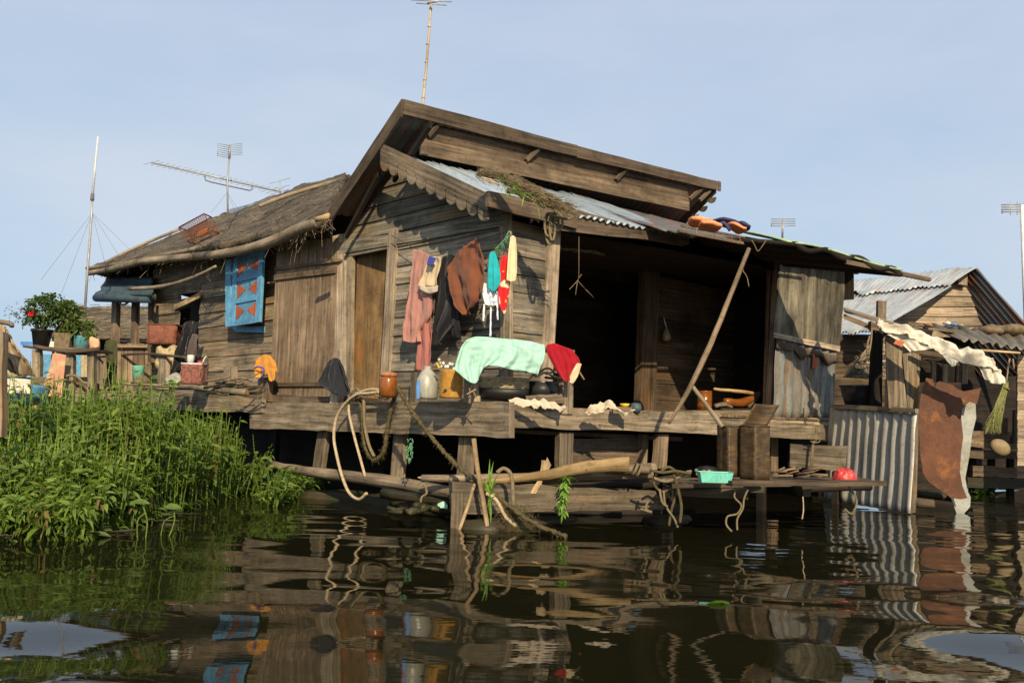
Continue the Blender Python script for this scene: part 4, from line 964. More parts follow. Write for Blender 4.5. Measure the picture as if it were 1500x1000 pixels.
c = D(1036, 700, 9.15); t = thing('black_pot', c, 'round black pot behind the turquoise tray', 'pot')
m = MB(); m.lathe([(.06, 0), (.10, .03), (.105, .08), (.08, .11), (.02, .12), (.0001, .125)], c, 20); m.build('pot_body', BLP, t, True)
m = MB(); m.lathe([(.0001, 0), (.018, .015), (.015, .035), (.0001, .04)], D(1020, 692, 9.05), 10); m.build('green_knob', RPN, t, True)
c = D(1238, 703, 9.4); m = MB()
def bg_(i, j):
    a = 2*pi*i; ph_ = pi/2*j; r = 17*9.4/1349*math.cos(ph_)**.7*(1+.12*noise.noise(Vector((math.cos(a)*2, math.sin(a)*2, j*3)))); return c+Vector((r*math.cos(a), r*.8*math.sin(a), .115*math.sin(ph_)+.025*noise.noise(Vector((a*3, j*5, 1)))))
m.grid(bg_, 40, 14); one(m, 'red_plastic_bag', RBG, 'crumpled red plastic bag on the right end of the washing platform', 'bag')
m = MB(); m.strip(D(1158, 650, 9.75), D(1242, 653, 9.75), D(1238, 690, 9.75), D(1157, 683, 9.75), .035, 5, .004); one(m, 'tied_plank', WG, 'short wide grey plank tied under the right end of the deck', 'plank', smooth=False)
m = MB()
for k in range(4): m.tube([D(1190+k*2.5, 622, 9.66), D(1192+k*2, 642, 9.64), D(1190+k*.8, 650, 9.64), D(1187+k*.8, 685, 9.64)], .006, 5)
m.tube([D(1186, 640, 9.6), D(1200, 643, 9.6), D(1198, 648, 9.6), D(1187, 646, 9.6)], .007, 5, 3)
one(m, 'tie_rope', RPG, 'pale cord wound round the beam end holding the tied plank', 'rope')
for k in range(14):
    x = R_(1115, 1180); m = MB(); m.tube([D(x, R_(686, 700), 9.5), D(x+R_(20, 45), R_(683, 698), 9.4)], R_(.006, .014), 5)
    one(m, 'brush_twig', WB, 'dry brown twig in the pile on the platform behind the tins', 'twig', 'twigs piled on the platform')
for x, y in ((1022, 697), (1031, 693)):
    m = MB(); m.lathe([(.0001, 0), (.02, .008), (.018, .03), (.0001, .035)], D(x, y, 9.0), 8, wob=.1); one(m, 'corn_husk', TERR, 'small reddish lump lying beside the turquoise tray', 'scrap', 'scraps by the tray')
# --- ropes
def rope(pl, r, mat, name, label, d=None, hair=0, grp=None, fn=None, sm=6):
    P = [fn(*p) for p in pl] if fn else [D(*p) for p in pl]; m = MB(); m.tube(P, r, 8, sm*(3 if hair else 1))
    if hair:
        for k in range(len(m.v)): m.v[k] = m.v[k]+Vector((noise.noise(m.v[k]*38), noise.noise(m.v[k]*38+Vector((9, 0, 0))), noise.noise(m.v[k]*38+Vector((0, 9, 0)))))*.016
        for k in range(hair):
            p = cat_(P, random.random()); q = Vector((R_(-1, 1), R_(-1, 1), R_(-1.3, .5)))*R_(.025, .06); m.tube([p, p+q], [.0045, .002], 3)
    return one(m, name, mat, label, 'rope', grp)
BR = lambda x, y: B(x, y, .16)
rope([(556, 574), (540, 576), (522, 578), (505, 592), (493, 612), (489, 640), (494, 670), (502, 700), (512, 722), (526, 731), (537, 722)], .018, RPW, 'cream_rope', 'thick cream rope looping from the deck edge down past the side log', fn=lambda x, y: B(x, y, .24))
rope([(560, 572), (545, 570), (528, 574), (514, 584), (511, 602), (518, 635), (528, 672), (535, 698)], .016, RPW, 'cream_rope', 'second strand of cream rope hanging straight to the side log', fn=lambda x, y: B(x, y, .20))
rope([(529, 578), (548, 577), (566, 584)], .014, RPW, 'cream_rope', 'short pale rope end lying along the top of the deck beam', fn=BR)
rope([(520, 578), (530, 600), (533, 640), (538, 662), (550, 673), (562, 660), (568, 625), (574, 595), (582, 570)], .024, RPM, 'mossy_rope', 'frayed mossy rope sagging in a loop below the deck beam', hair=420, fn=BR)
rope([(533, 585), (534, 620), (540, 650), (548, 668)], .019, RPG, 'twisted_rope', 'tan twisted rope strand hanging inside the mossy loop', fn=lambda x, y: B(x, y, .19))
rope([(582, 566), (590, 580), (602, 600), (618, 622), (640, 650), (670, 682), (700, 705), (722, 722), (760, 752), (790, 770), (830, 786)], .02, RPM, 'mossy_rope', 'long mossy mooring rope slanting from the deck down into the water', hair=500, fn=lambda x, y: D(x, y, 9.35-(x-582)*.0048))
rope([(515, 575), (524, 570), (531, 580), (520, 586), (512, 580), (526, 574), (533, 582)], .018, RPG, 'rope_knot', 'tangled knot of old rope on the beam below the dark shirt', fn=BR, hair=60)
rope([(728, 692), (738, 686), (748, 694), (751, 715), (752, 740), (753, 775)], .019, RPG, 'grey_rope', 'thick grey rope arching over the logs and down into the water', fn=lambda x, y: D(x, y, 8.65))
rope([(712, 722), (725, 730), (733, 742), (742, 758), (756, 770)], .017, RPW, 'grey_rope', 'short cream rope running down beside the spiky green plant', fn=lambda x, y: D(x, y, 8.6))
rope([(617, 711), (622, 710), (625, 722), (618, 728), (617, 738), (624, 752)], .012, RPG, 'cord_loop', 'thin cord looped round the side log left of the stake', fn=lambda x, y: D(x, y, 9.2), grp=None)
for k, pl in enumerate((((968, 690), (980, 684), (993, 695), (988, 712), (970, 720), (958, 708), (962, 694)), ((958, 700), (975, 705), (992, 700), (1005, 692), (1013, 690)), ((985, 690), (992, 715), (984, 745), (980, 770)), ((972, 718), (975, 740), (988, 760), (993, 772)), ((952, 688), (970, 692), (990, 690), (1012, 694)), ((966, 716), (970, 735), (978, 742)), ((992, 712), (998, 740), (996, 765)), ((950, 732), (946, 745), (955, 750), (938, 745)))):
    rope(pl, R_(.010, .016), RPG if k % 2 else RPM, 'tangled_rope', 'strand of the grey rope tangle where the logs meet the platform', fn=lambda x, y: D(x, y, 8.75-.02*k), grp='rope tangle at the platform corner', sm=5)
rope([(1078, 716), (1076, 728), (1086, 740), (1080, 752), (1066, 756), (1064, 768), (1072, 778)], .009, RPG, 'thin_cord', 'thin knotted cord dangling from the platform under the tins', fn=lambda x, y: D(x, y, 8.6))
rope([(1096, 716), (1090, 730), (1088, 745), (1080, 760), (1080, 776)], .009, RPG, 'thin_cord', 'second cord twisting down from the platform joist under the open tin', fn=lambda x, y: D(x, y, 8.58))
rope([(1243, 712), (1250, 722), (1255, 735), (1248, 752), (1237, 745)], .010, RPG, 'thin_cord', 'bent cord dangling below the red bag end of the platform', fn=lambda x, y: D(x, y, 9.0))
rope([(1176, 727), (1177, 745), (1175, 760)], .006, RPW, 'white_string', 'short white string hanging to the water under the platform', fn=lambda x, y: D(x, y, 8.85))
m = MB()
for k in range(40): p = D(600+R_(-5, 5), 642+R_(0, 30), 9.3); m.tube([p, p+Vector((R_(-.02, .02), R_(-.02, .02), R_(-.06, -.01)))], .006, 4)
one(m, 'green_net_tuft', RPN, 'tuft of pale green netting hanging under the deck beam', 'netting')
for k, (x, y, w) in enumerate(((975, 640, 12), (982, 652, 12), (978, 662, 10))):
    pass
# --- pale split sticks standing in the water
for pl, r, lb in ((((694, 642), (700, 690), (708, 735), (714, 770)), .021, 'tall pale split stick standing upright in front of the log beam'), (((695, 708), (684, 745), (670, 783)), .015, 'thin pale stick slanting into the water left of the upright one')):
    m = MB(); m.tube([D(x, y, 8.62) for x, y in pl], r, 6, 3, flat=.6); one(m, 'split_stick', WY, lb, 'stick', smooth=False)
m = MB(); m.strip(D(802, 670, 9.0), D(778, 722, 9.0), D(785, 723, 9.0), D(807, 680, 9.0), .03, 6, .006); m.plank(D(797, 674, 9.0), D(795, 690, 9.0), .03, .02, U, 3); one(m, 'splintered_plank', WY, 'splintered fresh wood piece stuck upright between the logs', 'wood', smooth=False)
t = log([D(705, 706, 9.0), D(790, 697, 9.0), D(860, 684, 8.95), D(922, 680, 8.9)], [.03, .045, .065, .072], WO, 'golden_log', parent=None, label='peeled golden log lying across the floats, thickest at its right end', cat='log')
t = log([D(840, 692, 9.2), D(900, 688, 9.15), D(954, 686, 9.1)], [.04, .045, .05], WB, 'brown_log', parent=None, label='shorter brown log tied with rope behind the golden log', cat='log')
m = MB(); m.tube([D(612, 699, 9.24), D(622, 700, 9.24)], [.006, .02], 6); m.build('log_tip', WO, house)
for a in ((930, 680), (936, 682)): 
    m = MB(); c = D(a[0], a[1]+7, 9.0); m.tube([c+Vector((.055*math.cos(q)*.4, .055*math.sin(q), .055*math.cos(q))) for q in [2*pi*k/14 for k in range(15)]], .012, 6); one(m, 'rope_binding', RPG, 'ring of rope binding the log ends together', 'rope', 'rope bindings on the log ends')
# debris on the float
for k in range(10):
    x = R_(565, 655); m = MB(); m.tube([W(x, R_(738, 750), R_(.15, .22)), W(x+R_(12, 30), R_(738, 752), R_(.14, .22))], R_(.015, .035), 6, tone=random.random()); one(m, 'drift_stick', WM, 'dark wet driftwood piece on the mossy float', 'driftwood', 'driftwood on the mossy float')
m = MB(); cloth([[(640, 738), (650, 734), (656, 740)], [(636, 744), (648, 744), (655, 745)]], DD(9.3), -FW, .01, 2, 10, 6, mb=m); one(m, 'green_scrap', CMI, 'scrap of pale green plastic on the float left of the stake', 'scrap', solid=.005)
# stilts' dark foreground moss lump
m = MB()
for k in range(900):
    p = D(755+R_(-22, 45)*random.random()-R_(0, 12), 0+R_(738, 782), 8.6); m.tube([p, p+Vector((R_(-.05, .05), R_(-.03, .03), R_(-.06, .02)))], [.003, .001], 3, tone=random.random())
one(m, 'root_tangle', RPM, 'matted mossy roots round the ropes where they enter the water', 'roots', kind='stuff', recalc=False, smooth=False)
# --- small plants
def plant(name, label, leaves, stems, mat=LFG, cat='plant', grp=None):
    base_ = stems[0][0]; t = thing(name, base_, label, cat, grp)
    m = MB()
    for s in stems: m.tube(s, .005, 5, 3)
    m.build('stem', mat, t, True)
    leaves.build('leaves', mat, t, recalc=False); return t
m = MB(); bs = D(716, 742, 8.6)
for k in range(16):
    m.leaf(bs+Vector((R_(-.02, .02), R_(-.02, .02), R_(0, .12))), Vector((R_(-.5, .5), R_(-.3, .3), 1)), R_(.2, .44), .03, R_(.0, .5), random.random())
for k in range(5): m.leaf(bs+Z*.1, Vector((R_(-.3, .3), -.2, -.9)), R_(.15, .25), .03, .2, random.random())
plant('spiky_plant', 'spiky grassy plant growing by the upright pale stick', m, [[bs, bs+Z*.1, bs+Z*.2]])
m = MB(); vs = [(826, 750), (824, 735), (829, 722), (826, 708), (832, 700)]; P = [D(x, y, 8.95) for x, y in vs]
for k in range(90):
    p = cat_(P, random.random()); m.leaf(p, Vector((R_(-1, 1), R_(-1, .2), R_(-.5, .5))), R_(.05, .10), .032, .5, random.random())
for k in range(4): m.leaf(P[-1], Vector(((-1, 1)[k % 2], R_(-.5, .3), .3)), .13, .045, .5, .8)
plant('leafy_vine', 'leafy green vine climbing the middle of the log beam', m, [P])
# water leaf
m = MB(); c = W(1053, 884, .012); m.leaf(c-Vector((.07, 0, 0)), Vector((1, .25, 0)), .15, .07, 0, .8); m.leaf(c+Vector((.0, .02, 0)), Vector((1, .5, 0)), .07, .03, 0, .9); one(m, 'floating_leaf', LFG, 'yellow green leaf floating alone on the water', 'leaf', recalc=False)
# --- antennas
def ant(name, label, build_fn, loc):
    t = thing(name, loc, label, 'antenna'); build_fn(t); return t
def main_mast(t):
    a, b, c = D(619, 156, 11.2), D(626, 80, 11.2), D(632, 0, 11.2)
    m = MB(); m.tube([a-(b-a)*.3, a, b, c, c+(c-b)*.9], [.019, .018, .016, .013, .010], 7, 3); m.build('bamboo_mast', BMT, t, True)
    for k in range(6):
        f_ = a.lerp(c, (k+.5)/6); m = MB(); m.tube([f_-Z*.012, f_+Z*.012], .0205, 8); m.build('mast_node', BMT, t, True)
    m = MB()
    for dy, w in ((6, 22), (1, 30), (-14, 24)):
        m.tube([D(632-w, dy-1, 11.2), D(632+w, dy+2, 11.2)], .007, 5)
    m.tube([D(626, 5, 11.2), D(640, 3, 11.0)], .01, 5); m.build('aerial_rods', ALU, t, True)
ant('mast_antenna', 'tall bamboo mast with an aerial rising behind the main roof ridge', main_mast, D(619, 156, 11.2))
def yagi(t):
    d = 14.5; m = MB(); m.tube([D(334, 330, d), D(333, 270, d), D(336, 228, d)], .014, 6); m.build('mast', ALU, t, True)
    a, b = D(222, 238, d), D(411, 281, d+.6); m = MB(); m.tube([a, b], .012, 6); m.build('boom', ALU, t, True)
    ex = Vector((.95, .25, .38)).normalized()
    m = MB()
    for k in range(24):
        p = a.lerp(b, k/23); w = .10+.05*(k > 20)+.03*(k < 1)
        m.tube([p-ex*w, p+ex*w], .0035, 4)
        m.tube([p-Z*.018, p+Z*.014], .011, 6)
    m.build('elements', ALU, t, True)
    m = MB(); m.tube([D(x, y, d) for x, y in ((300, 257), (301, 264), (310, 267), (365, 279), (369, 278), (369, 273))], .010, 6); m.build('boom_brace', DGR, t, True)
    m = MB()
    for k in range(7):
        y = 211+k*3
        m.tube([D(319, y-1, d-.2), D(338, y+3, d)], .005, 4); m.tube([D(338, 212+k*2.6, d), D(355, 210+k*2.7, d+.3)], .004, 4)
    m.tube([D(319, 210, d-.2), D(319, 229, d-.2)], .005, 4); m.tube([D(337, 212, d), D(336, 232, d)], .02, 6)
    m.build('reflector_grid', ALU, t, True)
    m = MB()
    for y in (265, 275, 281): m.tube([D(395, y+4, d+.4), D(425, y-4, d+.6)], .004, 4)
    m.tube([D(410, 266, d+.5), D(410, 285, d+.5)], .008, 5); m.build('end_reflector', ALU, t, True)
    m = MB()
    for x in (309, 352, 345): m.tube([D(333, 282, d), D(x, 312, d)], .0018, 3)
    m.build('guy_wires', WIRE, t, True)
ant('tv_antenna', 'long television aerial with a grid head above the thatched roof', yagi, D(334, 330, 14.5))
def whip(t):
    d = 15.5; m = MB(); m.tube([D(124, 462, d), D(128, 400, d), D(134, 320, d), D(135, 290, d)], [.022, .022, .018, .018], 7); m.build('pole', ALU, t, True)
    m = MB(); m.tube([D(135, 292, d), D(143.5, 200, d)], [.022, .014], 7); m.build('whip', ALW, t, True)
    m = MB(); m.lathe([(.03, 0), (.035, .02), (.03, .12)], D(135, 294, d), 8); m.build('clamp', DGR, t, True)
    m = MB()
    for x, y in ((60, 410), (90, 430), (190, 400), (160, 410), (205, 380)): m.tube([D(135, 312, d), D(x, y, d)], .0022, 3)
    m.build('guy_wires', WIRE, t, True)
ant('whip_antenna', 'slim white whip antenna on a pole at the left end of the thatch', whip, D(124, 462, 15.5))
def far_a(t):
    d = 26; m = MB(); m.tube([D(1146, 350, d), D(1147, 320, d)], .03, 6); m.build('mast', ALU, t, True); m = MB()
    for k in range(4): m.tube([D(1130, 321+k*3.4, d), D(1165, 321+k*3.2, d)], .012, 4)
    m.tube([D(1130, 320, d), D(1130, 332, d)], .012, 4); m.build('aerial_rods', ALU, t, True)
ant('distant_antenna', 'small distant aerial showing above the dark lean-to roof', far_a, D(1146, 350, 26))
def right_a(t):
    d = 17; m = MB(); m.tube([D(1503, 480, d), D(1500, 400, d), D(1497, 300, d)], .035, 7); m.build('mast', ALW, t, True); m = MB()
    for k in range(4): m.tube([D(1467, 300+k*3.5, d), D(1510, 299+k*3.4, d)], .012, 4)
    m.tube([D(1467, 299, d), D(1468, 313, d)], .010, 4)
    for x in (1480, 1490, 1500): m.tube([D(x, 295, d), D(x, 315, d)], .006, 4)
    m.build('aerial_rods', ALU, t, True)
ant('roof_antenna', 'white mast with an aerial at the right edge behind the gable', right_a, D(1503, 480, 17))
# --- wire cage on the thatch
t = thing('wire_cage', D(287, 350, 13.6), 'rusty wire fish cage resting on the thatched roof', 'cage')
cg = [D(262, 333, 13.2), D(299, 313, 13.2), D(311, 337, 13.0), D(274, 353, 13.0)]; off_ = FW*.32+Z*.02
m = MB()
for q in (cg, [p+off_ for p in cg]): m.tube(q+[q[0]], .011, 5)
for p in cg: m.tube([p, p+off_], .011, 5)
m.build('cage_frame', IRN, t, True); m = MB()
for k in range(1, 12):
    f_ = k/12
    for o_ in (Vector((0, 0, 0)), off_): m.tube([cg[0].lerp(cg[1], f_)+o_, cg[3].lerp(cg[2], f_)+o_], .0035, 3); m.tube([cg[0].lerp(cg[3], f_)+o_, cg[1].lerp(cg[2], f_)+o_], .0035, 3)
    m.tube([cg[0].lerp(cg[1], f_), cg[0].lerp(cg[1], f_)+off_], .0035, 3); m.tube([cg[3].lerp(cg[2], f_), cg[3].lerp(cg[2], f_)+off_], .0035, 3)
m.build('wire_mesh', IRN, t, True)
m = MB(); m.plank(D(289, 343, 13.1), D(304, 336, 13.1), .06, .05, Z, 2); m.build('float', ORG, t)
# ================================================================ LEFT: WALKWAY CLUTTER, FAR HOUSE, WEEDS
def foliage(c, rx, ry, rz, n, ln, w, droop=.3, tones=(0, 1), m=None, holes=3):
    m = m or MB(); sd = R_(0, 99); k = 0
    while k < n:
        a = Vector((R_(-1, 1), R_(-1, 1), R_(-1, 1)))
        if a.length > 1 or noise.noise(a*2.1+Vector((sd, 0, 0))) < -.10-.12*(1-a.length): continue
        p = c+Vector((a.x*rx, a.y*ry, a.z*rz)); d_ = Vector((R_(-1, 1), R_(-1, 1), R_(-.5, .9)))+a*.8
        m.leaf(p, d_, ln*R_(.6, 1.2), w*R_(.7, 1.2), droop, R_(*tones)); k += 1
    return m
def stems(c, top, n, spread):
    m = MB()
    for k in range(n): q = top+Vector((R_(-spread, spread), R_(-spread, spread)*.6, R_(-.1, .15))); m.tube([c, c.lerp(q, .5)+Vector((R_(-.05, .05), 0, 0)), q], [.011, .008, .004], 5, 3)
    return m
DS = 13.6; K = DS/1349
m = MB(); t = thing('plant_shelf', D(88, 600, DS), 'rough plank shelf on posts carrying three potted plants at the left', 'shelf')
m.strip(D(33, 505, DS-.3), D(140, 511, DS-.3), D(140, 515, DS-.3), D(33, 509, DS-.3), .6, 6, .006); m.build('shelf_board', WG, t)
m = MB(); m.tube([D(50, 507, DS-.38), D(100, 515, DS-.38), D(146, 511, DS-.4)], .03, 7, 4); m.build('shelf_pole', WF, t, True)
for x, w in ((47, 11), (96, 11), (128, 10)):
    m = MB(); m.strip(D(x, 512, DS-.3), D(x, 610, DS-.3), D(x+w, 610, DS-.3), D(x+w, 512, DS-.3), .1, 5, .006); m.build('shelf_post', WG, t)
m = MB(); m.strip(D(46, 552, DS-.4), D(70, 552, DS-.4), D(70, 566, DS-.4), D(46, 566, DS-.4), .1, 2); m.strip(D(85, 571, DS-.3), D(200, 573, DS), D(200, 585, DS), D(85, 592, DS-.3), .3, 6, .01); m.build('shelf_brace', WG, t)
c = D(60, 508, DS)+Z*.0; t = thing('rose_bush', c, 'bushy rose plant with one red bloom in a dark grey pot', 'potted plant', 'plants on the shelf')
m = MB(); m.lathe([(.105, 0), (.14, .22), (.155, .225), (.155, .26), (.135, .26), (.13, .2), (.0001, .2)], c, 24); m.build('grey_pot', BLP, t, True)
stems(c+Z*.2, c+Z*.55, 14, .3).build('stem', WB, t, True)
m = foliage(c+Vector((.1, 0, .56)), .36, .25, .22, 1000, .085, .042); foliage(c+Vector((-.3, 0, .45)), .17, .12, .15, 60, .06, .03, m=m); foliage(c+Vector((-.05, -.1, .36)), .22, .2, .1, 110, .07, .035, m=m)
m.build('foliage', LFB, t, recalc=False); m = foliage(c+Vector((-.25, -.1, .48)), .25, .15, .2, 110, .05, .02); m.build('reddish_shoots', LFR, t, recalc=False, kind='stuff')
m = MB()
for k in range(14): m.leaf(c+Vector((-.03, -.28, .47)), Vector((R_(-1, 1), R_(-1, 0), R_(-1, 1))), .06, .05, .1, .5)
m.build('red_bloom', ROSE, t, recalc=False)
c = D(95, 510, DS); t = thing('green_bush', c, 'upright green bush in a square muddy pot between rose and blue can', 'potted plant', 'plants on the shelf')
m = MB(); b0_ = [c+Vector((sx*.11, sy*.11, 0)) for sx, sy in ((-1, -1), (1, -1), (1, 1), (-1, 1))]; m.poly([b0_[0], b0_[1], b0_[1]+Z*.22+Vector((.01, 0, 0)), b0_[0]+Z*.22-Vector((.01, 0, 0))], .22); m.build('muddy_pot', SOI, t)
stems(c+Z*.2, c+Z*.45, 9, .2).build('stem', WB, t, True)
m = foliage(c+Vector((0, 0, .45)), .22, .2, .24, 620, .10, .045, tones=(.3, 1)); m.build('foliage', LFB, t, recalc=False)
m = MB()
for k in range(16): p = c+Vector((R_(-.2, .2), R_(-.1, .1), R_(.55, .65))); m.leaf(p, Vector((R_(-.4, .4), 0, 1)), R_(.08, .16), .012, 0, .5)
m.build('top_shoots', LFR, t, recalc=False, kind='stuff')
c = D(119, 513, DS); t = thing('can_plant', c, 'low leafy plant growing in a light blue rusty can', 'potted plant', 'plants on the shelf')
m = MB(); m.lathe([(.11, 0), (.112, .2), (.118, .21), (.10, .21), (.1, .17), (.0001, .17)], c, 22); m.build('blue_can', BPT, t, True)
foliage(c+Vector((.02, 0, .30)), .2, .15, .14, 190, .10, .05, tones=(.5, 1)).build('foliage', LFB, t, recalc=False)
m = MB(); m.tube([c+Z*.15, c+Z*.4], .008, 5); m.build('stem', WB, t)
m = cloth([[(130, 495), (137, 493), (145, 496)], [(129, 505), (137, 505), (146, 504)], [(131, 513), (138, 513), (145, 514)]], DD(DS), -FW, .03, 2, 12, 10, crumple=.03); one(m, 'printed_bag', cloth_mat('orange_printed_sack', (.62, .40, .25), 'patch', (.6, .12, .03), 6, .5), 'orange and white printed bag slumped beside the blue can', 'bag', solid=.01)
m = cloth([[(78, 518), (87, 518), (97, 520)], [(74, 535), (84, 536), (95, 538)], [(66, 560), (80, 562), (92, 564)], [(58, 580), (76, 583), (91, 582)]], DD(DS-.55), -FW, .015, 1.5, 20, 26); one(m, 'pink_towel', CPK, 'long pink floral towel hanging below the plant shelf', 'towel', solid=.008)
m = MB(); m.strip(D(96, 558, DS-.2), D(128, 560, DS-.2), D(128, 600, DS-.2), D(96, 600, DS-.2), .4, 3); one(m, 'crate', WB, 'brown crate with coiled straw rope on top, right of pink towel', 'crate', smooth=False)
rope([(92, 555), (100, 550), (112, 551), (122, 560), (130, 563), (128, 580)], .02, RPG, 'straw_rope', 'coil of straw rope lying on the brown crate', fn=lambda x, y: D(x, y, DS-.45))
rope([(95, 560), (92, 575), (88, 595)], .018, RPG, 'straw_rope', 'end of straw rope hanging beside the pink towel', fn=lambda x, y: D(x, y, DS-.5))
# olive jacket on the railing
m = cloth([[(156, 499), (162, 497), (170, 499)], [(154, 512), (162, 512), (171, 512)], [(158, 530), (164, 530), (170, 530)], [(159, 560), (163, 562), (168, 562)]], lambda x, y: D(x, y, DS+.6), -FW, .04, 1.5, 18, 22); one(m, 'olive_jacket', CGR, 'olive jacket hanging from the walkway post under the rolled awning', 'jacket', solid=.01)
m = MB()
for k in range(6): x = 170+k*8.5; m.strip(D(x, 503+R_(-3, 3), 16.2), D(x, 575, 16.2), D(x+7.6, 575, 16.2), D(x+7.6, 503, 16.2), .03, 3, .004)
m.strip(D(166, 505, 16.1), D(222, 505, 16.1), D(222, 509, 16.1), D(166, 509, 16.1), .04, 3); one(m, 'board_screen', WB, 'brown vertical board screen behind the teal bucket', 'fence', smooth=False)
c = D(202, 556, 14.0); t = thing('teal_bucket', c, 'bright teal bucket on the walkway beside the woven hat', 'bucket')
m = MB(); m.lathe([(.075, 0), (.09, .20), (.095, .21), (.08, .205), (.065, .02)], c, 20); m.build('bucket_body', TQD, t, True)
m = MB(); m.tube([c+Vector((.09, 0, .2)), c+Vector((0, -.1, .12)), c+Vector((-.09, 0, .2))], .005, 5, 5); m.build('bucket_handle', WIRE, t, True)
c = D(206, 561, 13.7); m = MB(); m.lathe([(.15, 0), (.09, .05), (.04, .11), (.0001, .135)], c, 20, wob=.05); one(m, 'woven_hat', SOI, 'brown conical hat lying in front of the teal bucket', 'hat')
c = D(244, 506, 15.6)
t = thing('rusty_bin', c, 'rusty red square bin against the broken wing wall', 'bin')
m = MB(); w = .235; cs = [c+Vector((sx*w, sy*w, 0)) for sx, sy in ((-1, -1), (1, -1), (1, 1), (-1, 1))]
for k in range(4):
    a, b = cs[k], cs[(k+1) % 4]; m.grid(lambda i, j: a.lerp(b, i)*1.0+Z*(.33*j)+Vector((noise.noise(Vector((i*3, j*3, k)))*.03, -.02*math.sin(pi*j), 0)), 8, 8)
m.build('bin_body', MESHC, t, True, solid=.01)
m = MB(); m.tube([p+Z*.33 for p in cs+[cs[0]]], .015, 5); m.tube([cs[0]+Z*.17, cs[1]+Z*.17], .008, 5); m.build('bin_rim', IRN, t, True)
m = MB(); c = D(246, 545, 15.2)
def sb(i, j):
    a = 2*pi*i; r = .21*(math.sin(pi*(j*.8+.1))**.35); p = Vector((r*math.cos(a), r*.7*math.sin(a), .42*j)); return c+p*(1+.25*noise.noise(p*7))
m.grid(sb, 36, 16); one(m, 'straw_sack', STR, 'pale bulging sack of straw under the rusty bin', 'sack')
m = cloth([[(272, 473), (279, 470), (290, 472)], [(266, 490), (277, 488), (288, 490)], [(262, 510), (270, 512), (284, 512)], [(256, 540), (263, 545), (270, 540)]], lambda x, y: G(x, y, .35), NG, .05, 2.2, 24, 28, crumple=.03); one(m, 'dark_clothes', CBL, 'bunch of black clothes hanging beside the gap in the wing wall', 'clothes', solid=.01)
m = cloth([[(281, 490), (286, 489), (291, 492)], [(277, 512), (283, 512), (289, 510)], [(274, 528), (279, 530), (283, 526)]], lambda x, y: G(x, y, .42), NG, .03, 1.5, 14, 16); one(m, 'grey_cloth', CGY, 'mauve grey cloth hanging just right of the black clothes', 'cloth', solid=.01)
t = thing('red_basket', D(285, 562, 13.2), 'maroon printed box basket with white rim and red cap on the walkway', 'basket')
m = MB(); c = D(284, 563, 13.2); cs = [c+Vector((sx*.145, sy*.13, 0)) for sx, sy in ((-1, -1), (1, -1), (1, 1), (-1, 1))]
for k in range(4):
    a, b = cs[k], cs[(k+1) % 4]; m.grid(lambda i, j: a.lerp(b, i)+Z*(.29*j)+Vector((noise.noise(Vector((i*3, j*3, k+9)))*.03, 0, 0)), 8, 8, .5, 1, 1)
m.build('basket_body', CMR, t, True, solid=.008)
m = MB(); m.tube([p+Z*.29 for p in cs+[cs[0]]], .012, 6); m.tube([cs[1]+Z*.29, cs[1]+Z*.4+Vector((.05, 0, 0)), cs[2]+Z*.29], .01, 5, 3); m.build('basket_rim', WHT, t, True)
m = MB(); m.lathe([(.03, 0), (.035, .05), (.03, .07), (.0001, .075)], D(293, 536, 13.1), 14); m.build('red_cap', REDC, t, True)
m = MB(); m.lathe([(.05, 0), (.05, .12), (.045, .13), (.0001, .135)], D(279, 533, 13.4), 14); m.build('white_tub', WHT, t, True)
m = MB(); c = D(257, 562, 13.6)
def pb(i, j):
    a = 2*pi*i; r = .15*(math.cos(pi/2*j)**.6)*(1+.3*noise.noise(Vector((math.cos(a)*3, math.sin(a)*3, j*4)))); return c+Vector((r*math.cos(a), r*.7*math.sin(a), .17*j))
m.grid(pb, 40, 14); one(m, 'clear_bag', WJ, 'crumpled clear plastic bag left of the maroon basket', 'bag')
bpole = log([D(175, 562, 13.8), D(262, 566, 13.0), D(340, 573, 11.9), D(361, 574, 11.7)], [.02, .03, .04, .04], WBM, 'bamboo_pole', parent=None, label='long bamboo pole lying along the walkway edge with a cut pale end', cat='pole')
m = MB(); c = D(361, 574, 11.65); m.tube([c, c+Vector((.012, -.01, 0))], .034, 12); m.build('cut_end', WO, bpole)
for k in range(26):
    x = R_(296, 350); y = R_(556, 577); m = MB(); m.tube([D(x, y, 12.2), D(x+R_(10, 30), y+R_(-6, 4), 12.1), D(x+R_(25, 45), y+R_(-10, 4), 12.0)], R_(.006, .014), 5, 2, tone=random.random())
    one(m, 'twig', WM if k % 3 else WB, 'thin dark twig in the heap between the basket and orange shirt', 'twig', 'twigs heaped on the walkway')
# far left edge: post, plastic sheet, canvas over a blue tub
m = MB(); m.strip(D(-16, 486, 7.2), D(-14, 640, 7.2), D(3, 640, 7.2), D(4, 486, 7.2), .08, 6, .005); one(m, 'edge_post', WG, 'grey post at the extreme left edge holding the plastic sheet', 'post', smooth=False)
m = cloth([[(-8, 474), (6, 476), (16, 482)], [(-4, 492), (10, 488), (22, 494)], [(2, 515), (16, 508), (32, 512)], [(12, 532), (26, 530), (42, 528)], [(22, 546), (32, 550), (46, 550)]], DD(7.6), -FW, .05, 2, 30, 30, crumple=.04); one(m, 'plastic_sheet', SHT, 'torn milky plastic sheet hanging from the post at the left edge', 'plastic sheet', solid=.006)
m = MB(); m.tube([D(-8, 470, 7.3), D(15, 474, 7.4), D(17, 478, 7.4)], .02, 7, 3); one(m, 'bent_branch', WG, 'short branch poking out above the milky plastic sheet', 'branch')
def tub(i, j):
    a = 2*pi*i; r = .30*(.85+.15*j); return D(22, 592, 9.6)+Vector((r*1.1*math.cos(a), r*math.sin(a), .20*j))
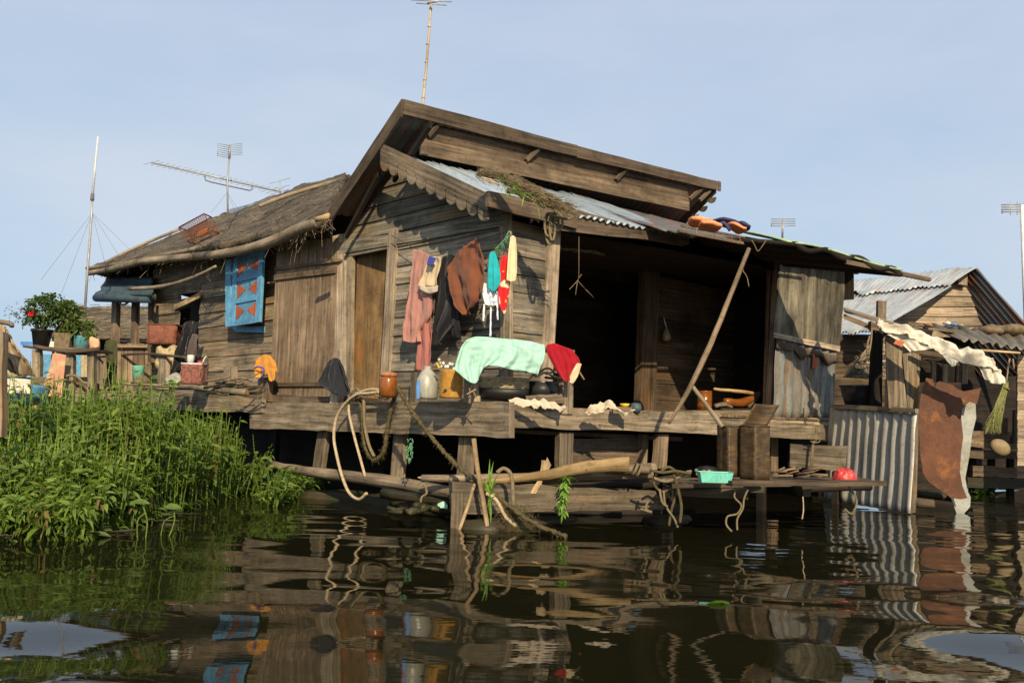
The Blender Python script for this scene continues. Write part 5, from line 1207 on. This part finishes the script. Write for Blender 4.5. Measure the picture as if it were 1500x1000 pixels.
m = MB(); m.grid(tub, 30, 6); one(m, 'blue_tub', BLU, 'faded blue tub under white canvas at the left edge', 'tub', solid=.01)
m = cloth([[(4, 556), (22, 554), (46, 556)], [(2, 566), (22, 566), (47, 566)], [(3, 578), (22, 576), (47, 577)]], DD(9.2), -FW, .012, 4, 30, 14, crumple=.006, jag=.001); one(m, 'white_canvas', WH, 'pleated white canvas draped over the faded blue tub', 'canvas', solid=.008)
m = MB(); m.lathe([(.0001, 0), (.1, .02), (.13, .07), (.09, .13), (.0001, .15)], D(20, 556, 9.9), 20, wob=.1); one(m, 'cloth_bundle', STR, 'pale rounded bundle on top of the white canvas', 'bundle')
m = MB(); m.strip(D(-10, 590, 9.3), D(60, 582, 9.5), D(60, 592, 9.5), D(-10, 602, 9.3), .1, 5, .006); one(m, 'low_plank', WG, 'low grey plank below the blue tub at the left edge', 'plank', smooth=False)
# far house on the left
d = 24.0; FBH = thing('thatched_far_house', D(150, 560, d), 'distant house with a low brown thatched roof behind the potted plants', 'house')
m = MB(); q = [D(72, 494, d), D(230, 496, d), D(230, 451, d+2.2), D(112, 451, d+2.2)]
m.grid(lambda i, j: q[0].lerp(q[1], i).lerp(q[3].lerp(q[2], i), j)+Z*(.05*noise.noise(Vector((i*9, j*4, 0)))), 40, 14, .6, 5, 2); m.build('roof', TH, FBH, True, solid=.08)
m = MB()
for k in range(380):
    i, j = random.random(), random.random(); p = q[0].lerp(q[1], i).lerp(q[3].lerp(q[2], i), j)+Z*.09-FW*.03; e_ = Vector((R_(-1, 1), 0, R_(-.15, .15)))*R_(.1, .4); b = len(m.v); m.v += [p, p+Z*.015, p+e_+Z*.015, p+e_]; m.face((b, b+1, b+2, b+3), [(0, 0)]*4, random.random())
m.build('loose_straw', THS, FBH, recalc=False, kind='stuff')
def fbox(x0, x1, y0, y1, mat, nm, dd_=d+.3, t_=.05, n=1):
    m = MB()
    for k in range(n): a, b = x0+(x1-x0)*k/n, x0+(x1-x0)*(k+1)/n-.4; m.strip(D(a, y0, dd_), D(a, y1, dd_), D(b, y1, dd_), D(b, y0, dd_), t_, 2, .004)
    return m.build(nm, mat, FBH)
fbox(76, 235, 494, 585, WD, 'back_wall', d+1.2); fbox(60, 75, 519, 552, BLU, 'blue_door', d+.2); fbox(108, 119, 520, 552, BLU, 'blue_door', d+.1); fbox(119, 136, 520, 552, STR, 'wicker_wall', d, .05, 3)
fbox(84, 105, 496, 506, WHT, 'pale_panel', d+.5); fbox(70, 84, 500, 512, WH, 'pale_panel', d+.5); fbox(138, 170, 515, 556, WG, 'plank_wall', d+.2, .05, 6); fbox(171, 216, 500, 560, WB, 'plank_wall', d+.2, .05, 7)
fbox(30, 60, 500, 505, BBL, 'blue_tarp', d+.5); fbox(170, 215, 498, 500, WHT, 'white_batten', d+.1)
for x in (80, 100, 140, 168, 200): fbox(x, x+3, 494, 560, WG, 'post', d, .08)
m = MB(); m.strip(D(20, 552, d-.5), D(240, 556, d-.5), D(240, 568, d-.5), D(20, 566, d-.5), .5, 6, .01); m.strip(D(20, 566, d-.3), D(240, 568, d-.3), D(240, 625, d-.3), D(20, 622, d-.3), .3, 4, .01, .1); m.build('float_deck', WD, FBH)
# --- water weeds
rs = random.Random(3)
edge = [(-90, 800), (0, 793), (60, 790), (150, 792), (230, 790), (300, 772), (360, 756), (410, 745), (440, 728), (452, 700)]
EG = [W(x, y, 0) for x, y in edge]
def ey(x):   # front edge y at world x
    for a, b in zip(EG, EG[1:]):
        if a.x <= x <= b.x: return a.y+(b.y-a.y)*(x-a.x)/(b.x-a.x)
    return None
m = MB(); mi = []; cnt = 0; spikes = []
while cnt < 2900:
    x = rs.uniform(EG[0].x-1.5, EG[-1].x); y0 = ey(x) if x > EG[0].x else EG[0].y
    dp = rs.random()**1.7*6.5; y = y0+dp
    p = Vector((x, y, 0)); uu = (p-O).dot(U)
    if uu > -.02 or y > 15: continue
    # distance from the right-hand tip lowers the stand
    rtip = (EG[-2]-p).length
    # screen x of this point keeps the right side low
    hmax = min(.30+.42*dp, 1.12)
    u_r = max(0, min(1, (-(uu)+.1)/1.3)); hmax = min(hmax, .32+.78*u_r+ (0 if dp < 3 else .0))
    hmax *= .90+.55*noise.noise(Vector((x*1.5, y*1.5, 0)))
    h = hmax*rs.uniform(.75, 1.08)
    if dp > 3.2 and rs.random() < .35: cnt += 1; continue
    cnt += 1
    lean = Vector((rs.uniform(-.25, .25), rs.uniform(-.3, .12), 0))
    if dp < .5: lean += Vector((rs.uniform(-.2, .2), -.35, 0))
    if -uu < .6: lean += Vector((.35, -.1, 0))
    top = p+Z*h+lean*h
    f0 = len(m.f); mid = p.lerp(top, .5)+Vector((rs.uniform(-.04, .04), rs.uniform(-.04, .04), 0))
    m.tube([p-Z*.05, mid, top], [.007, .006, .003], 4, 0, rs.random()*.6, cap=False); mi += [1]*(len(m.f)-f0)
    kind_ = rs.random(); wr_ = 1.75 if kind_ < .12 else 1; dry = kind_ > .955
    nl = int(6+h*9) if dp < 3 else int(5+h*5); f0 = len(m.f)
    for k in range(nl):
        f_ = (k+rs.random())/nl; f_ = f_**.75
        q_ = p.lerp(mid, f_*2) if f_ < .5 else mid.lerp(top, f_*2-1)
        an = k*2.4+rs.uniform(-.5, .5); el_ = rs.uniform(-.1, .75)
        d_ = Vector((math.cos(an), math.sin(an), el_)); ln = rs.uniform(.10, .19)*(1 if f_ < .85 else .7)
        m.leaf(q_, d_, ln, ln*rs.uniform(.24, .34)*wr_, rs.uniform(.1, .8)+dry*.5, min(1, max(0, .05+.6*rs.random()+.45*(f_-.3))))
    mi += [2 if dry else 0]*(len(m.f)-f0)
    if h > .45 and rs.random() < .09: spikes.append((top, rs.uniform(.12, .3)))
for k in range(100):      # low straggling tip of the stand under the deck edge
    a_ = rs.random(); p = W(385+75*a_+rs.uniform(-8, 8), 742-26*a_+rs.uniform(-8, 5), 0); h = (.42-.24*a_)*rs.uniform(.5, 1.1)
    top = p+Vector((rs.uniform(-.1, .25), rs.uniform(-.2, .1), h)); f0 = len(m.f); m.tube([p-Z*.05, top], [.006, .003], 4, 0, rs.random()*.6, cap=False); mi += [1]*(len(m.f)-f0); f0 = len(m.f)
    for q in range(9):
        an = q*2.4+rs.random(); ln = rs.uniform(.09, .17); m.leaf(p.lerp(top, (q+1)/9), Vector((math.cos(an), math.sin(an), rs.uniform(0, .7))), ln, ln*.28, rs.uniform(.1, .7), rs.random())
    mi += [0]*(len(m.f)-f0)
for top, hh in spikes:
    f0 = len(m.f); lx = Vector((rs.uniform(-.12, .12), rs.uniform(-.1, .1), 1)); n_ = 12
    m.tube([top+lx*(hh*k/n_) for k in range(n_+1)], [(.009 if k % 2 else .0045)*(1-.55*k/n_) for k in range(n_+1)], 5, 0, rs.random(), cap=False); mi += [1]*(len(m.f)-f0)
wo_ = m.build('water_weeds', LFW, None, False, 'dense bank of leafy green water weeds with flower spikes, bottom left', 'water weeds', kind='stuff', recalc=False)
wo_.data.materials.append(LFS); wo_.data.materials.append(LFD); wo_.data.polygons.foreach_set('material_index', mi)
# dark wet litter under the stand
m = MB()
for k in range(420):
    x = rs.uniform(EG[0].x-1, EG[-1].x); y0 = ey(x) if x > EG[0].x else EG[0].y; y = y0+rs.random()**1.5*2+.02
    p = Vector((x, y, rs.uniform(.0, .04)))
    if (p-O).dot(U) > .1: continue
    m.tube([p, p+Vector((rs.uniform(-.3, .3), rs.uniform(-.06, .06), rs.uniform(-.01, .06)))], rs.uniform(.004, .009), 4, tone=rs.random())
one(m, 'weed_litter', WM, 'brown fallen stems floating under the front of the weed bank', 'plant litter', kind='stuff', recalc=False)
for lx, ly, bx, by, lb in ((207, 735, 213, 788, 'single arrow shaped leaf on a tall thin stalk, left of two, at the weed edge'), (254, 742, 246, 785, 'broader leaf on a thin stalk, right of two, at the weed edge')):
    b_0 = W(bx, by, 0); tp = D(lx, ly, b_0.y-.05); t = thing('broad_leaf_plant', b_0, lb, 'plant')
    m = MB(); m.tube([b_0-Z*.03, b_0.lerp(tp, .5)+Vector((.03, 0, 0)), tp], .006, 5, 4); m.tube([b_0+Vector((-.06, 0, -.03)), b_0.lerp(tp, .4)+Vector((-.05, 0, .02)), b_0.lerp(tp, .7)+Vector((.02, 0, 0))], .005, 5, 4); m.build('stalk', LFS, t, True)
    m = MB(); m.leaf(tp-Vector((.08, 0, 0)), Vector((1, -.15, .05)), .17, .085, .1, .5); m.build('leaf', LFW, t, recalc=False)
# ================================================================ RIGHT: FENCE SHEETS AND NEIGHBOUR
t = thing('zinc_fence', W(1335, 751, 0), 'tall upright corrugated zinc sheet standing in the water at the right', 'fence')
m = MB(); corr(m, D(1216, 597, 13.2), D(1343, 605, 11.6), D(1334, 752, 11.5), D(1206, 731, 13.3), 10, .021, 14); m.build('zinc_sheet', MF, t, True, solid=.004)
m = MB(); m.strip(D(1217, 591, 13.1), D(1341, 598, 11.55), D(1341, 605, 11.55), D(1217, 597, 13.1), .05, 5, .003); m.build('cap_board', WP, t)
m = MB(); m.strip(D(1341, 600, 11.7), D(1334, 752, 11.6), D(1342, 750, 11.6), D(1347, 600, 11.7), .06, 6, .004); m.build('fence_post', WG, t)
m = MB(); pl = [(1357, 553), (1367, 556), (1369, 568), (1372, 561), (1376, 558), (1386, 561), (1396, 564), (1403, 570), (1412, 573), (1437, 568), (1431, 592), (1420, 588), (1410, 598), (1408, 612), (1411, 640), (1408, 662), (1406, 690), (1410, 712), (1417, 729), (1408, 731), (1393, 729), (1386, 723), (1372, 714), (1360, 705), (1352, 692), (1348, 665), (1346, 625), (1347, 590), (1350, 572)]
m.poly([D(x, y, 11.9-.0025*(x-1346)) for x, y in pl], .012, None, .5, U)
one(m, 'rusted_sheet', MRP, 'large red brown rusted steel sheet with a torn top edge', 'metal sheet', smooth=False)
m = MB(); pl = [(1420, 586), (1429, 591), (1430, 612), (1424, 636), (1420, 668), (1414, 700), (1417, 718), (1422, 728), (1421, 742), (1412, 752), (1401, 751), (1393, 728), (1400, 715), (1404, 690), (1404, 660), (1408, 640), (1407, 600)]
m.poly([D(x, y, 11.95) for x, y in pl], .02, None, .5, U); one(m, 'pitted_sheet', MS, 'narrow pale pitted sheet showing behind the right side of the rusted sheet', 'metal sheet', smooth=False)
for pl, lb in ((((1298, 492), (1323, 498), (1321, 530), (1326, 570), (1330, 600), (1302, 598), (1299, 545)), 'curved grey board standing on the zinc fence, left of two'), (((1322, 518), (1350, 514), (1344, 600), (1331, 600), (1327, 570)), 'flat grey board standing on the zinc fence, right of two')):
    m = MB(); m.poly([D(x, y, 11.95+.1*(pl[0][0] > 1310)) for x, y in pl], .03, None, .4, Z); one(m, 'standing_board', WG, lb, 'board', smooth=False)
NH = thing('neighbour_house', W(1440, 712, 0), 'neighbour plank house with a rust streaked zinc gable roof at the right', 'house')
def nh(m, nm, mat, sm=False, **k): return m.build(nm, mat, NH, sm, **k)
m = MB(); A, Bq, Cq, Dq = D(1236, 413, 18.6), D(1432, 393, 16.0), D(1286, 484, 14.6), D(1170, 492, 17.0)
mid1, mid2 = A.lerp(Dq, .28), Bq.lerp(Cq, .28)
corr(m, A+Z*.02, Bq+Z*.02, Bq.lerp(Cq, .31)+Z*.02, A.lerp(Dq, .31)+Z*.02, 26, .02, 4, 0, .6, .3); corr(m, mid1-Z*.03, mid2-Z*.03, Cq, Dq, 26, .02, 8, 0, .5, .3); nh(m, 'zinc_roof', MRR, True, solid=.005)
m = MB(); corr(m, Bq, A, D(1572, 552, 15.2)+(A-Bq), D(1572, 552, 15.2), 26, .02, 10); nh(m, 'rear_zinc_roof', MU, True, solid=.005)
gw = 16.3
m = MB()
gp_ = [(1275, 492), (1411, 400), (1500, 492)]
for k, (y0, y1) in enumerate(((404, 419), (419, 434), (434, 449), (449, 463), (463, 478), (478, 494))):
    xl = lambda y: 1411-(y-400)*1.478; xr = lambda y: 1413+(y-400)*1.02
    cut = [0, 1] if k < 2 else [0, R_(.4, .6), 1]
    for c0, c1 in zip(cut, cut[1:]):
        f = lambda a, b, c: a+(b-a)*c
        m.strip(D(f(xl(y0), xr(y0), c0), y0+.4, gw), D(f(xl(y0), xr(y0), c1), y0+.4, gw), D(f(xl(y1), xr(y1), c1), y1-.3, gw-.03), D(f(xl(y1), xr(y1), c0), y1-.3, gw-.03), .03, 4, .004)
m.strip(D(1405, 402, gw-.15), D(1404, 416, gw-.15), D(1417, 418, gw-.15), D(1418, 402, gw-.15), .1, 1); nh(m, 'gable_boards', WP)
m = MB()
for k in range(9): y = 488+k*15; m.strip(D(1160, y, 15.6), D(1296, y+2, 15.6), D(1296, y+17, 15.6), D(1160, y+15, 15.6), .03, 4, .004)
nh(m, 'side_boards', WI)
m = MB(); m.strip(D(1290, 480, 15.8), D(1540, 480, 17.5), D(1540, 720, 17.5), D(1290, 710, 15.8), .05, 4); nh(m, 'interior_shade_sheet', WD)  # flat dark sheet painting the shade inside the neighbour's house
m = MB(); corr(m, D(1352, 474, 15.2), D(1520, 492, 14.9), D(1520, 514, 14.2), D(1408, 497, 14.2), 8, .03, 5, 0, .4, .1); nh(m, 'porch_roof', metal_sheet('dull_porch_zinc', (.17, .15, .12), rust=.4, rustcol=(.11, .08, .05), metal=.1), True, solid=.01)
m = MB(); m.strip(D(1352, 478, 15.25), D(1400, 484, 14.6), D(1412, 486, 14.5), D(1360, 480, 14.6), .03, 2); m.strip(D(1330, 470, 15.6), D(1448, 486, 15.3), D(1448, 491, 15.3), D(1330, 474, 15.6), .05, 4, .01); nh(m, 'porch_beam', WG)
for x, y0, y1, w, mt in ((1383, 520, 565, 4, WP), (1388, 520, 568, 10, WB), (1402, 525, 560, 6, WB), (1410, 530, 562, 7, WP), (1469, 612, 636, 7, WB), (1366, 520, 560, 5, WB), (1486, 600, 650, 5, WG)):
    m = MB(); m.strip(D(x, y0, 15.4), D(x-1, y1, 15.4), D(x+w, y1, 15.4), D(x+w+1, y0, 15.4), .06, 3, .004); nh(m, 'porch_post', mt)
m = MB()
for k in range(12): y = 520+k*13.5; m.strip(D(1491, y, 14.8), D(1560, y+2, 14.8), D(1560, y+15, 14.8), D(1490, y+13, 14.8), .04, 3, .006)
nh(m, 'porch_wall', WP)
for y0, y1, x0, x1, mt in ((632, 655, 1415, 1492, WB), (661, 672, 1405, 1560, WF), (683, 698, 1425, 1490, WF), (640, 650, 1480, 1560, WD), (700, 714, 1405, 1560, WM)):
    m = MB(); m.strip(D(x0, y0-2, 15.6), D(x1, y0+2, 15.6), D(x1, y1+2, 15.6), D(x0, y1-1, 15.6), .15, 8, .012); nh(m, 'porch_timber', mt)
for x in (1422, 1450, 1478, 1510):
    m = MB(); m.strip(D(x, 668, 15.9), D(x, 725, 15.9), D(x+8, 725, 15.9), D(x+8, 668, 15.9), .1, 2); nh(m, 'stilt', WD)
m = MB(); m.tube([D(1437, 513, 14.1), D(1494, 517, 14.1)], .02, 7); nh(m, 'eave_pole', WY, True)
m = MB(); m.strip(D(1280, 480, 12.6), D(1275, 600, 12.6), D(1292, 600, 12.6), D(1294, 480, 12.6), .1, 4); one(m, 'black_post', WD, 'dark post rising behind the black basin', 'post', smooth=False)
m = MB(); m.strip(D(1287, 440, 12.8), D(1286, 476, 12.8), D(1298, 477, 12.8), D(1299, 441, 12.8), .08, 2); one(m, 'post_stub', WP, 'pale square post stub poking up in front of the zinc roof', 'post', smooth=False)
m = MB(); m.strip(D(1236, 450, 12.6), D(1352, 484, 12.2), D(1345, 487, 11.6), D(1238, 456, 11.9), .02, 4, .004); one(m, 'ledge_sheet', WG, 'flat grey sheet sloping down from the grey panel toward the canvas', 'board', smooth=False)
m = MB(); m.strip(D(1236, 459, 11.9), D(1282, 478, 11.7), D(1282, 486, 11.7), D(1236, 467, 11.9), .06, 2, .003); m.strip(D(1276, 470, 11.6), D(1287, 474, 11.6), D(1288, 484, 11.6), D(1276, 482, 11.6), .1, 1); one(m, 'strut', WB, 'short sloping wooden arm holding the left end of the canvas', 'beam', smooth=False)
t = thing('canvas_awning', D(1380, 520, 11.3), 'rolled dirty white canvas awning sagging over the fence boards', 'awning')
CA = lambda x, y: D(x, y, 11.5-.0025*(x-1283))
cloth([[(1283, 474), (1330, 478), (1380, 497), (1430, 520), (1452, 530), (1461, 534)], [(1280, 482), (1325, 486), (1375, 504), (1425, 528), (1455, 538), (1467, 545)], [(1288, 488), (1330, 496), (1370, 512), (1425, 537), (1450, 543), (1466, 542)]], CA, (-FW+Z*.5), .05, 1.5, 70, 20, crumple=.05, grow=0).build('canvas_roll', WH, t, True, solid=.012)
cloth([[(1298, 490), (1325, 490), (1350, 500)], [(1316, 500), (1336, 502), (1360, 508)], [(1333, 515), (1342, 514), (1367, 510)]], CA, -FW, .02, 1.5, 24, 16, crumple=.02).build('front_flap', WH, t, True, solid=.008)
cloth([[(1428, 530), (1450, 536), (1462, 540)], [(1436, 542), (1455, 546), (1472, 552)], [(1441, 556), (1456, 562), (1474, 561)]], CA, -FW, .03, 2, 24, 16, crumple=.02).build('end_flap', WH, t, True, solid=.008)
m = MB(); m.tube([D(1277, 482, 11.4), D(1276, 500, 11.4), D(1272, 520, 11.4), D(1270, 508, 11.4), D(1274, 492, 11.4)], .012, 6, 4); m.build('tie_cord', RPG, t, True)
m = MB(); m.poly([D(1313, 497, 11.15), D(1325, 500, 11.15), D(1322, 508, 11.15), D(1309, 503, 11.15)], .004); m.build('orange_print', ORG, t)
m = cloth([[(1374, 510), (1395, 513), (1416, 521)], [(1380, 522), (1395, 524), (1408, 526)], [(1390, 534), (1395, 537), (1400, 534)]], DD(11.6), -FW, .02, 1.5, 14, 12); one(m, 'grey_flap', MS, 'grey triangular scrap of sheet hanging under the canvas', 'sheet', solid=.006)
m = MB()
for k in range(4): m.plank(D(1340+k*6, 514+k*4, 11.9), D(1405, 524+k*3, 11.7), .05, .03, Z, 3)
one(m, 'awning_bracket', WF, 'bundle of dark brown slats supporting the canvas from below', 'slats', smooth=False)
# basin, woven panel, broom, gourd
c = D(1258, 598, 12.9); t = thing('black_basin', c, 'wide black basin standing behind the top of the zinc fence', 'basin')
m = MB(); m.lathe([(.17, 0), (.23, .20), (.245, .29), (.26, .30), (.24, .305), (.22, .25), (.15, .03)], c, 28); m.build('basin_body', BLP, t, True)
m = MB(); m.lathe([(.26, .30), (.275, .31), (.26, .32), (.25, .31)], c, 28); m.build('basin_rim', BLP, t, True)
m = MB(); q = [D(1236, 552, 13.2), D(1280, 498, 13.6), D(1305, 500, 13.6), D(1303, 556, 13.2)]
for k in range(420):
    i, j = random.random(), random.random(); p = q[0].lerp(q[3], i).lerp(q[1].lerp(q[2], i), j); e_ = Vector((R_(-1, 1), 0, R_(-.5, 1)))*R_(.04, .12); m.tube([p, p+e_], .005, 3, tone=random.random())
m.poly([p+FW*.03 for p in q], .01); one(m, 'straw_screen', THS, 'leaning panel of woven straw above the black basin', 'woven panel', smooth=False, recalc=False)
for a, b in (((1237, 552), (1281, 497)), ((1258, 533), (1302, 528)), ((1270, 515), (1303, 512))):
    m = MB(); m.tube([D(*a, 13.1), D(*b, 13.3)], .014, 5); one(m, 'panel_stick', WP, 'pale stick tied across the leaning woven panel', 'stick', 'sticks on the woven panel')
t = thing('broom', D(1450, 632, 13.9), 'greenish straw broom hanging head down in the neighbour doorway', 'broom')
m = MB()
for k in range(130):
    m.tube([D(1474+R_(-3, 3), 562+R_(-3, 5), 13.9), D(1464+R_(-6, 7), 595+R_(-5, 5), 13.8), D(1452+R_(-12, 15), 628+R_(-8, 8), 13.8+R_(-.1, .1))], [.006, .004, .002], 3, 2, tone=random.random())
m.build('bristles', plain('olive_bristle', (.19, .20, .06), .8, vscale=20), t, recalc=False)
m = MB(); m.tube([D(1473, 566, 13.9), D(1476, 545, 13.9), D(1479, 525, 13.9)], .012, 6); m.build('handle', WBM, t, True)
m = MB(); m.tube([D(1471, 567, 13.85), D(1478, 570, 13.85)], .02, 6); m.build('binding', RPG, t, True)
m = MB(); m.tube([D(1484, 525, 13.8), D(1485, 540, 13.8)], [.008, .018], 6); one(m, 'hanging_tool', WBM, 'short tan stick hanging right of the broom handle', 'stick')
m = MB(); c = D(1465, 655, 14.6)
def go_(i, j):
    a = 2*pi*i; b = pi*j; p = Vector((.165*math.sin(b)*math.cos(a), .09*math.sin(b)*math.sin(a), .125*math.cos(b))); q_ = Matrix.Rotation(.5, 3, 'Y') @ p; return c+q_
m.grid(go_, 28, 16); one(m, 'round_stone', STN, 'smooth tan oval stone lying on the neighbour porch timbers', 'stone')
# bits on the porch roof
for k, (x, y, r, mt, lb, nm) in enumerate(((1388, 474, .055, WHT, 'white plastic scrap on the porch roof by the blue one', 'plastic_scrap'), (1398, 476, .05, BBL, 'small blue plastic scrap on the porch roof', 'plastic_scrap'), (1362, 477, .05, TERR, 'reddish scrap at the left end of the porch roof', 'plastic_scrap'), (1408, 477, .045, WJ, 'clear plastic scrap right of the blue one', 'plastic_scrap'), (1475, 489, .05, YEL, 'yellow scrap at the porch roof edge', 'plastic_scrap'))):
    m = MB(); m.lathe([(.0001, -r*.5), (r, -r*.2), (r*1.1, r*.3), (.0001, r*.8)], D(x, y, 14.9), 9, wob=.3); one(m, nm, mt, lb, 'scrap')
for x, w in ((1448, 18), (1480, 26), (1508, 20)):
    m = MB(); c = D(x, 490, 15.0)
    def sk(i, j):
        a = 2*pi*i; ph_ = pi*j; p = Vector((w/1349*15*math.sin(ph_)*math.cos(a), .25*math.sin(ph_)*math.sin(a), .10*math.cos(ph_)+.06)); return c+p*(1+.3*noise.noise(p*5+Vector((x, 0, 0))))
    m.grid(sk, 24, 12); one(m, 'brown_sack', SOI, {1448: 'brown sack on the porch roof, smallest and leftmost of three', 1480: 'largest brown sack in the middle of the porch roof', 1508: 'brown sack on the porch roof cut by the right edge'}[x], 'sack')
# timbers at the foot of the rusted sheet
log([D(1340, 736, 11.9), D(1367, 737, 11.9)], .06, WF, 'log', parent=None, label='sawn grey log end between zinc fence and rusted sheet', cat='log')
log([D(1340, 722, 12.3), D(1405, 730, 12.1)], .05, WM, 'log', parent=None, label='dark wet log behind the foot of the rusted sheet', cat='log')
m = MB(); m.strip(D(1216, 640, 13.6), D(1425, 560, 13.0), D(1425, 760, 13.0), D(1216, 750, 13.6), .05, 4); 
m = MB(); m.strip(D(1340, 560, 13.4), D(1408, 560, 13.4), D(1408, 742, 13.4), D(1340, 742, 13.4), .05, 3); one(m, 'backing_shade_sheet', WD, 'added dark sheet standing for the shade behind the rusted sheet', 'screen', smooth=False)  # added dark sheet, gives the shade behind the rusted metal
m = MB()
for k in range(60): c = W(1437+R_(-16, 16), 722+R_(-2, 2), 0); m.leaf(c+Z*R_(0, .08), Vector((R_(-1, 1), R_(-1, 0), R_(0, 1))), R_(.10, .2), .07, .4, random.random())
one(m, 'floating_weed', LFG, 'small green tuft of floating weed beyond the pitted sheet', 'weed', kind='stuff', recalc=False, smooth=False)
# ================================================================ water, sky, light, camera
def axis(segs):
    out = []
    for a, b, st in segs:
        out += list(np.arange(a, b, st))
    return np.array(out+[segs[-1][1]])
xs = axis([(-900, -60, 120), (-60, -16, 4), (-16, -6, .35), (-6, 8, .045), (8, 22, .35), (22, 70, 4), (70, 900, 120)])
ys = axis([(-60, 1, 6), (1, 3, .1), (3, 13.5, .035), (13.5, 22, .15), (22, 40, 1.5), (40, 1500, 150)])
X, Y = np.meshgrid(xs, ys); rng = np.random.RandomState(5); Zh = np.zeros_like(X)
near = np.clip((10.2-Y)/4.5, 0, 1)
for k in range(46):
    wl = 10**rng.uniform(math.log10(.28), math.log10(2.6)); th = rng.normal(pi/2, .75); kk = 2*pi/wl
    slope = (.0066 if wl > .6 else .0052)
    amp = slope/kk; w_ = (.35+.65*near) if wl > .6 else (1-.72*near)
    ph = rng.uniform(0, 6.28)
    Zh += amp*w_*np.sin(kk*(X*math.cos(th)+Y*math.sin(th))+ph+.6*np.sin(X*.7+Y*.5+ph))
for cx_, cy_, a_, s_ in ((-2.2, 4.6, .010, 1.1), (2.6, 4.9, .006, 1.0)):
    rr = np.sqrt((X-cx_)**2+((Y-cy_))**2); Zh += a_*np.cos(rr*4.2)*np.exp(-(rr/s_)**2)
Zh *= np.clip((40-np.abs(Y))/25, 0, 1)*np.clip((25-np.abs(X))/10, 0, 1)
nx, ny = len(xs), len(ys)
me = bpy.data.meshes.new('water')
co = np.stack([X.ravel(), Y.ravel(), Zh.ravel()], 1)
i = np.arange((ny-1)*(nx-1)); r_, c_ = i//(nx-1), i % (nx-1); a = r_*nx+c_
quads = np.stack([a, a+1, a+nx+1, a+nx], 1)
me.from_pydata(co.tolist(), [], quads.tolist()); me.polygons.foreach_set('use_smooth', [True]*len(me.polygons))
mt, nt, b = nodes('dark_river_water')
b.inputs['Base Color'].default_value = (.010, .0095, .004, 1); b.inputs['Roughness'].default_value = .02; b.inputs['IOR'].default_value = 1.33
b.inputs['Specular IOR Level'].default_value = .32
ps = obn(nt); n1 = noise_(nt, mapping(nt, ps, (1.6, 6.5, 1)), 1.6, 3, .5); n2 = noise_(nt, mapping(nt, ps, (5, 16, 1)), 1.5, 2, .5)
bump(nt, b, mathn(nt, 'ADD', n1, mathn(nt, 'MULTIPLY', n2, .25)), WBUMP, .03)
me.materials.append(mt)
wo = bpy.data.objects.new('water', me); COL.objects.link(wo); wo['kind'] = 'structure'

wd = bpy.data.worlds.new('World'); SC.world = wd; wd.use_nodes = True; nt = wd.node_tree; bg = nt.nodes['Background']
sun_dir = -(U*SUNA+V*1.0-Z*SUNC).normalized()       # towards the sun
el = math.asin(sun_dir.z); az = math.atan2(sun_dir.x, sun_dir.y)
sky = N(nt, 'ShaderNodeTexSky', sky_type='NISHITA', sun_disc=False, sun_elevation=el, sun_rotation=az, air_density=1.0, dust_density=2.2, ozone_density=1.2)
tc = N(nt, 'ShaderNodeTexCoord').outputs['Generated']
cl = noise_(nt, mapping(nt, tc, (1.0, 1.3, 3.2)), 1.5, 6, .55)
sz_ = N(nt, 'ShaderNodeSeparateXYZ'); L(nt, tc, sz_.inputs[0])
hz = ramp(nt, sz_.outputs['Z'], [(0.0, 0.0), (.42, 1.0)])
hazec = mul(nt, SKYLO, SKYHI, 'MIX', hz)
hazec = mul(nt, hazec, SKYCI, 'MIX', ramp(nt, cl, [(.36, 0.0), (.70, .8)]))
mixc = mul(nt, sky.outputs[0], hazec, 'MIX', SKYMIX)
L(nt, mixc, bg.inputs[0]); bg.inputs[1].default_value = SKYS
sl_ = bpy.data.lights.new('sun', 'SUN'); sl_.energy = SUNE; sl_.angle = math.radians(.5); sl_.color = (1, .82, .56)
so = bpy.data.objects.new('sun', sl_); COL.objects.link(so); so.rotation_euler = sun_dir.to_track_quat('Z', 'Y').to_euler()
cd = bpy.data.cameras.new('camera'); cam = bpy.data.objects.new('camera', cd); COL.objects.link(cam); SC.camera = cam
cd.sensor_width = 36; cd.lens = 36*FPX/1500; cd.clip_end = 5000; cd.clip_start = .05
R3 = Matrix((RT, FH, UPC)).to_4x4(); cam.matrix_world = Matrix.Translation(CAM) @ R3
SC.view_settings.view_transform = 'Standard'; SC.view_settings.look = 'None'; SC.view_settings.exposure = EXPO; SC.view_settings.gamma = 1
SC.cycles.max_bounces = 6; SC.cycles.use_denoising = True
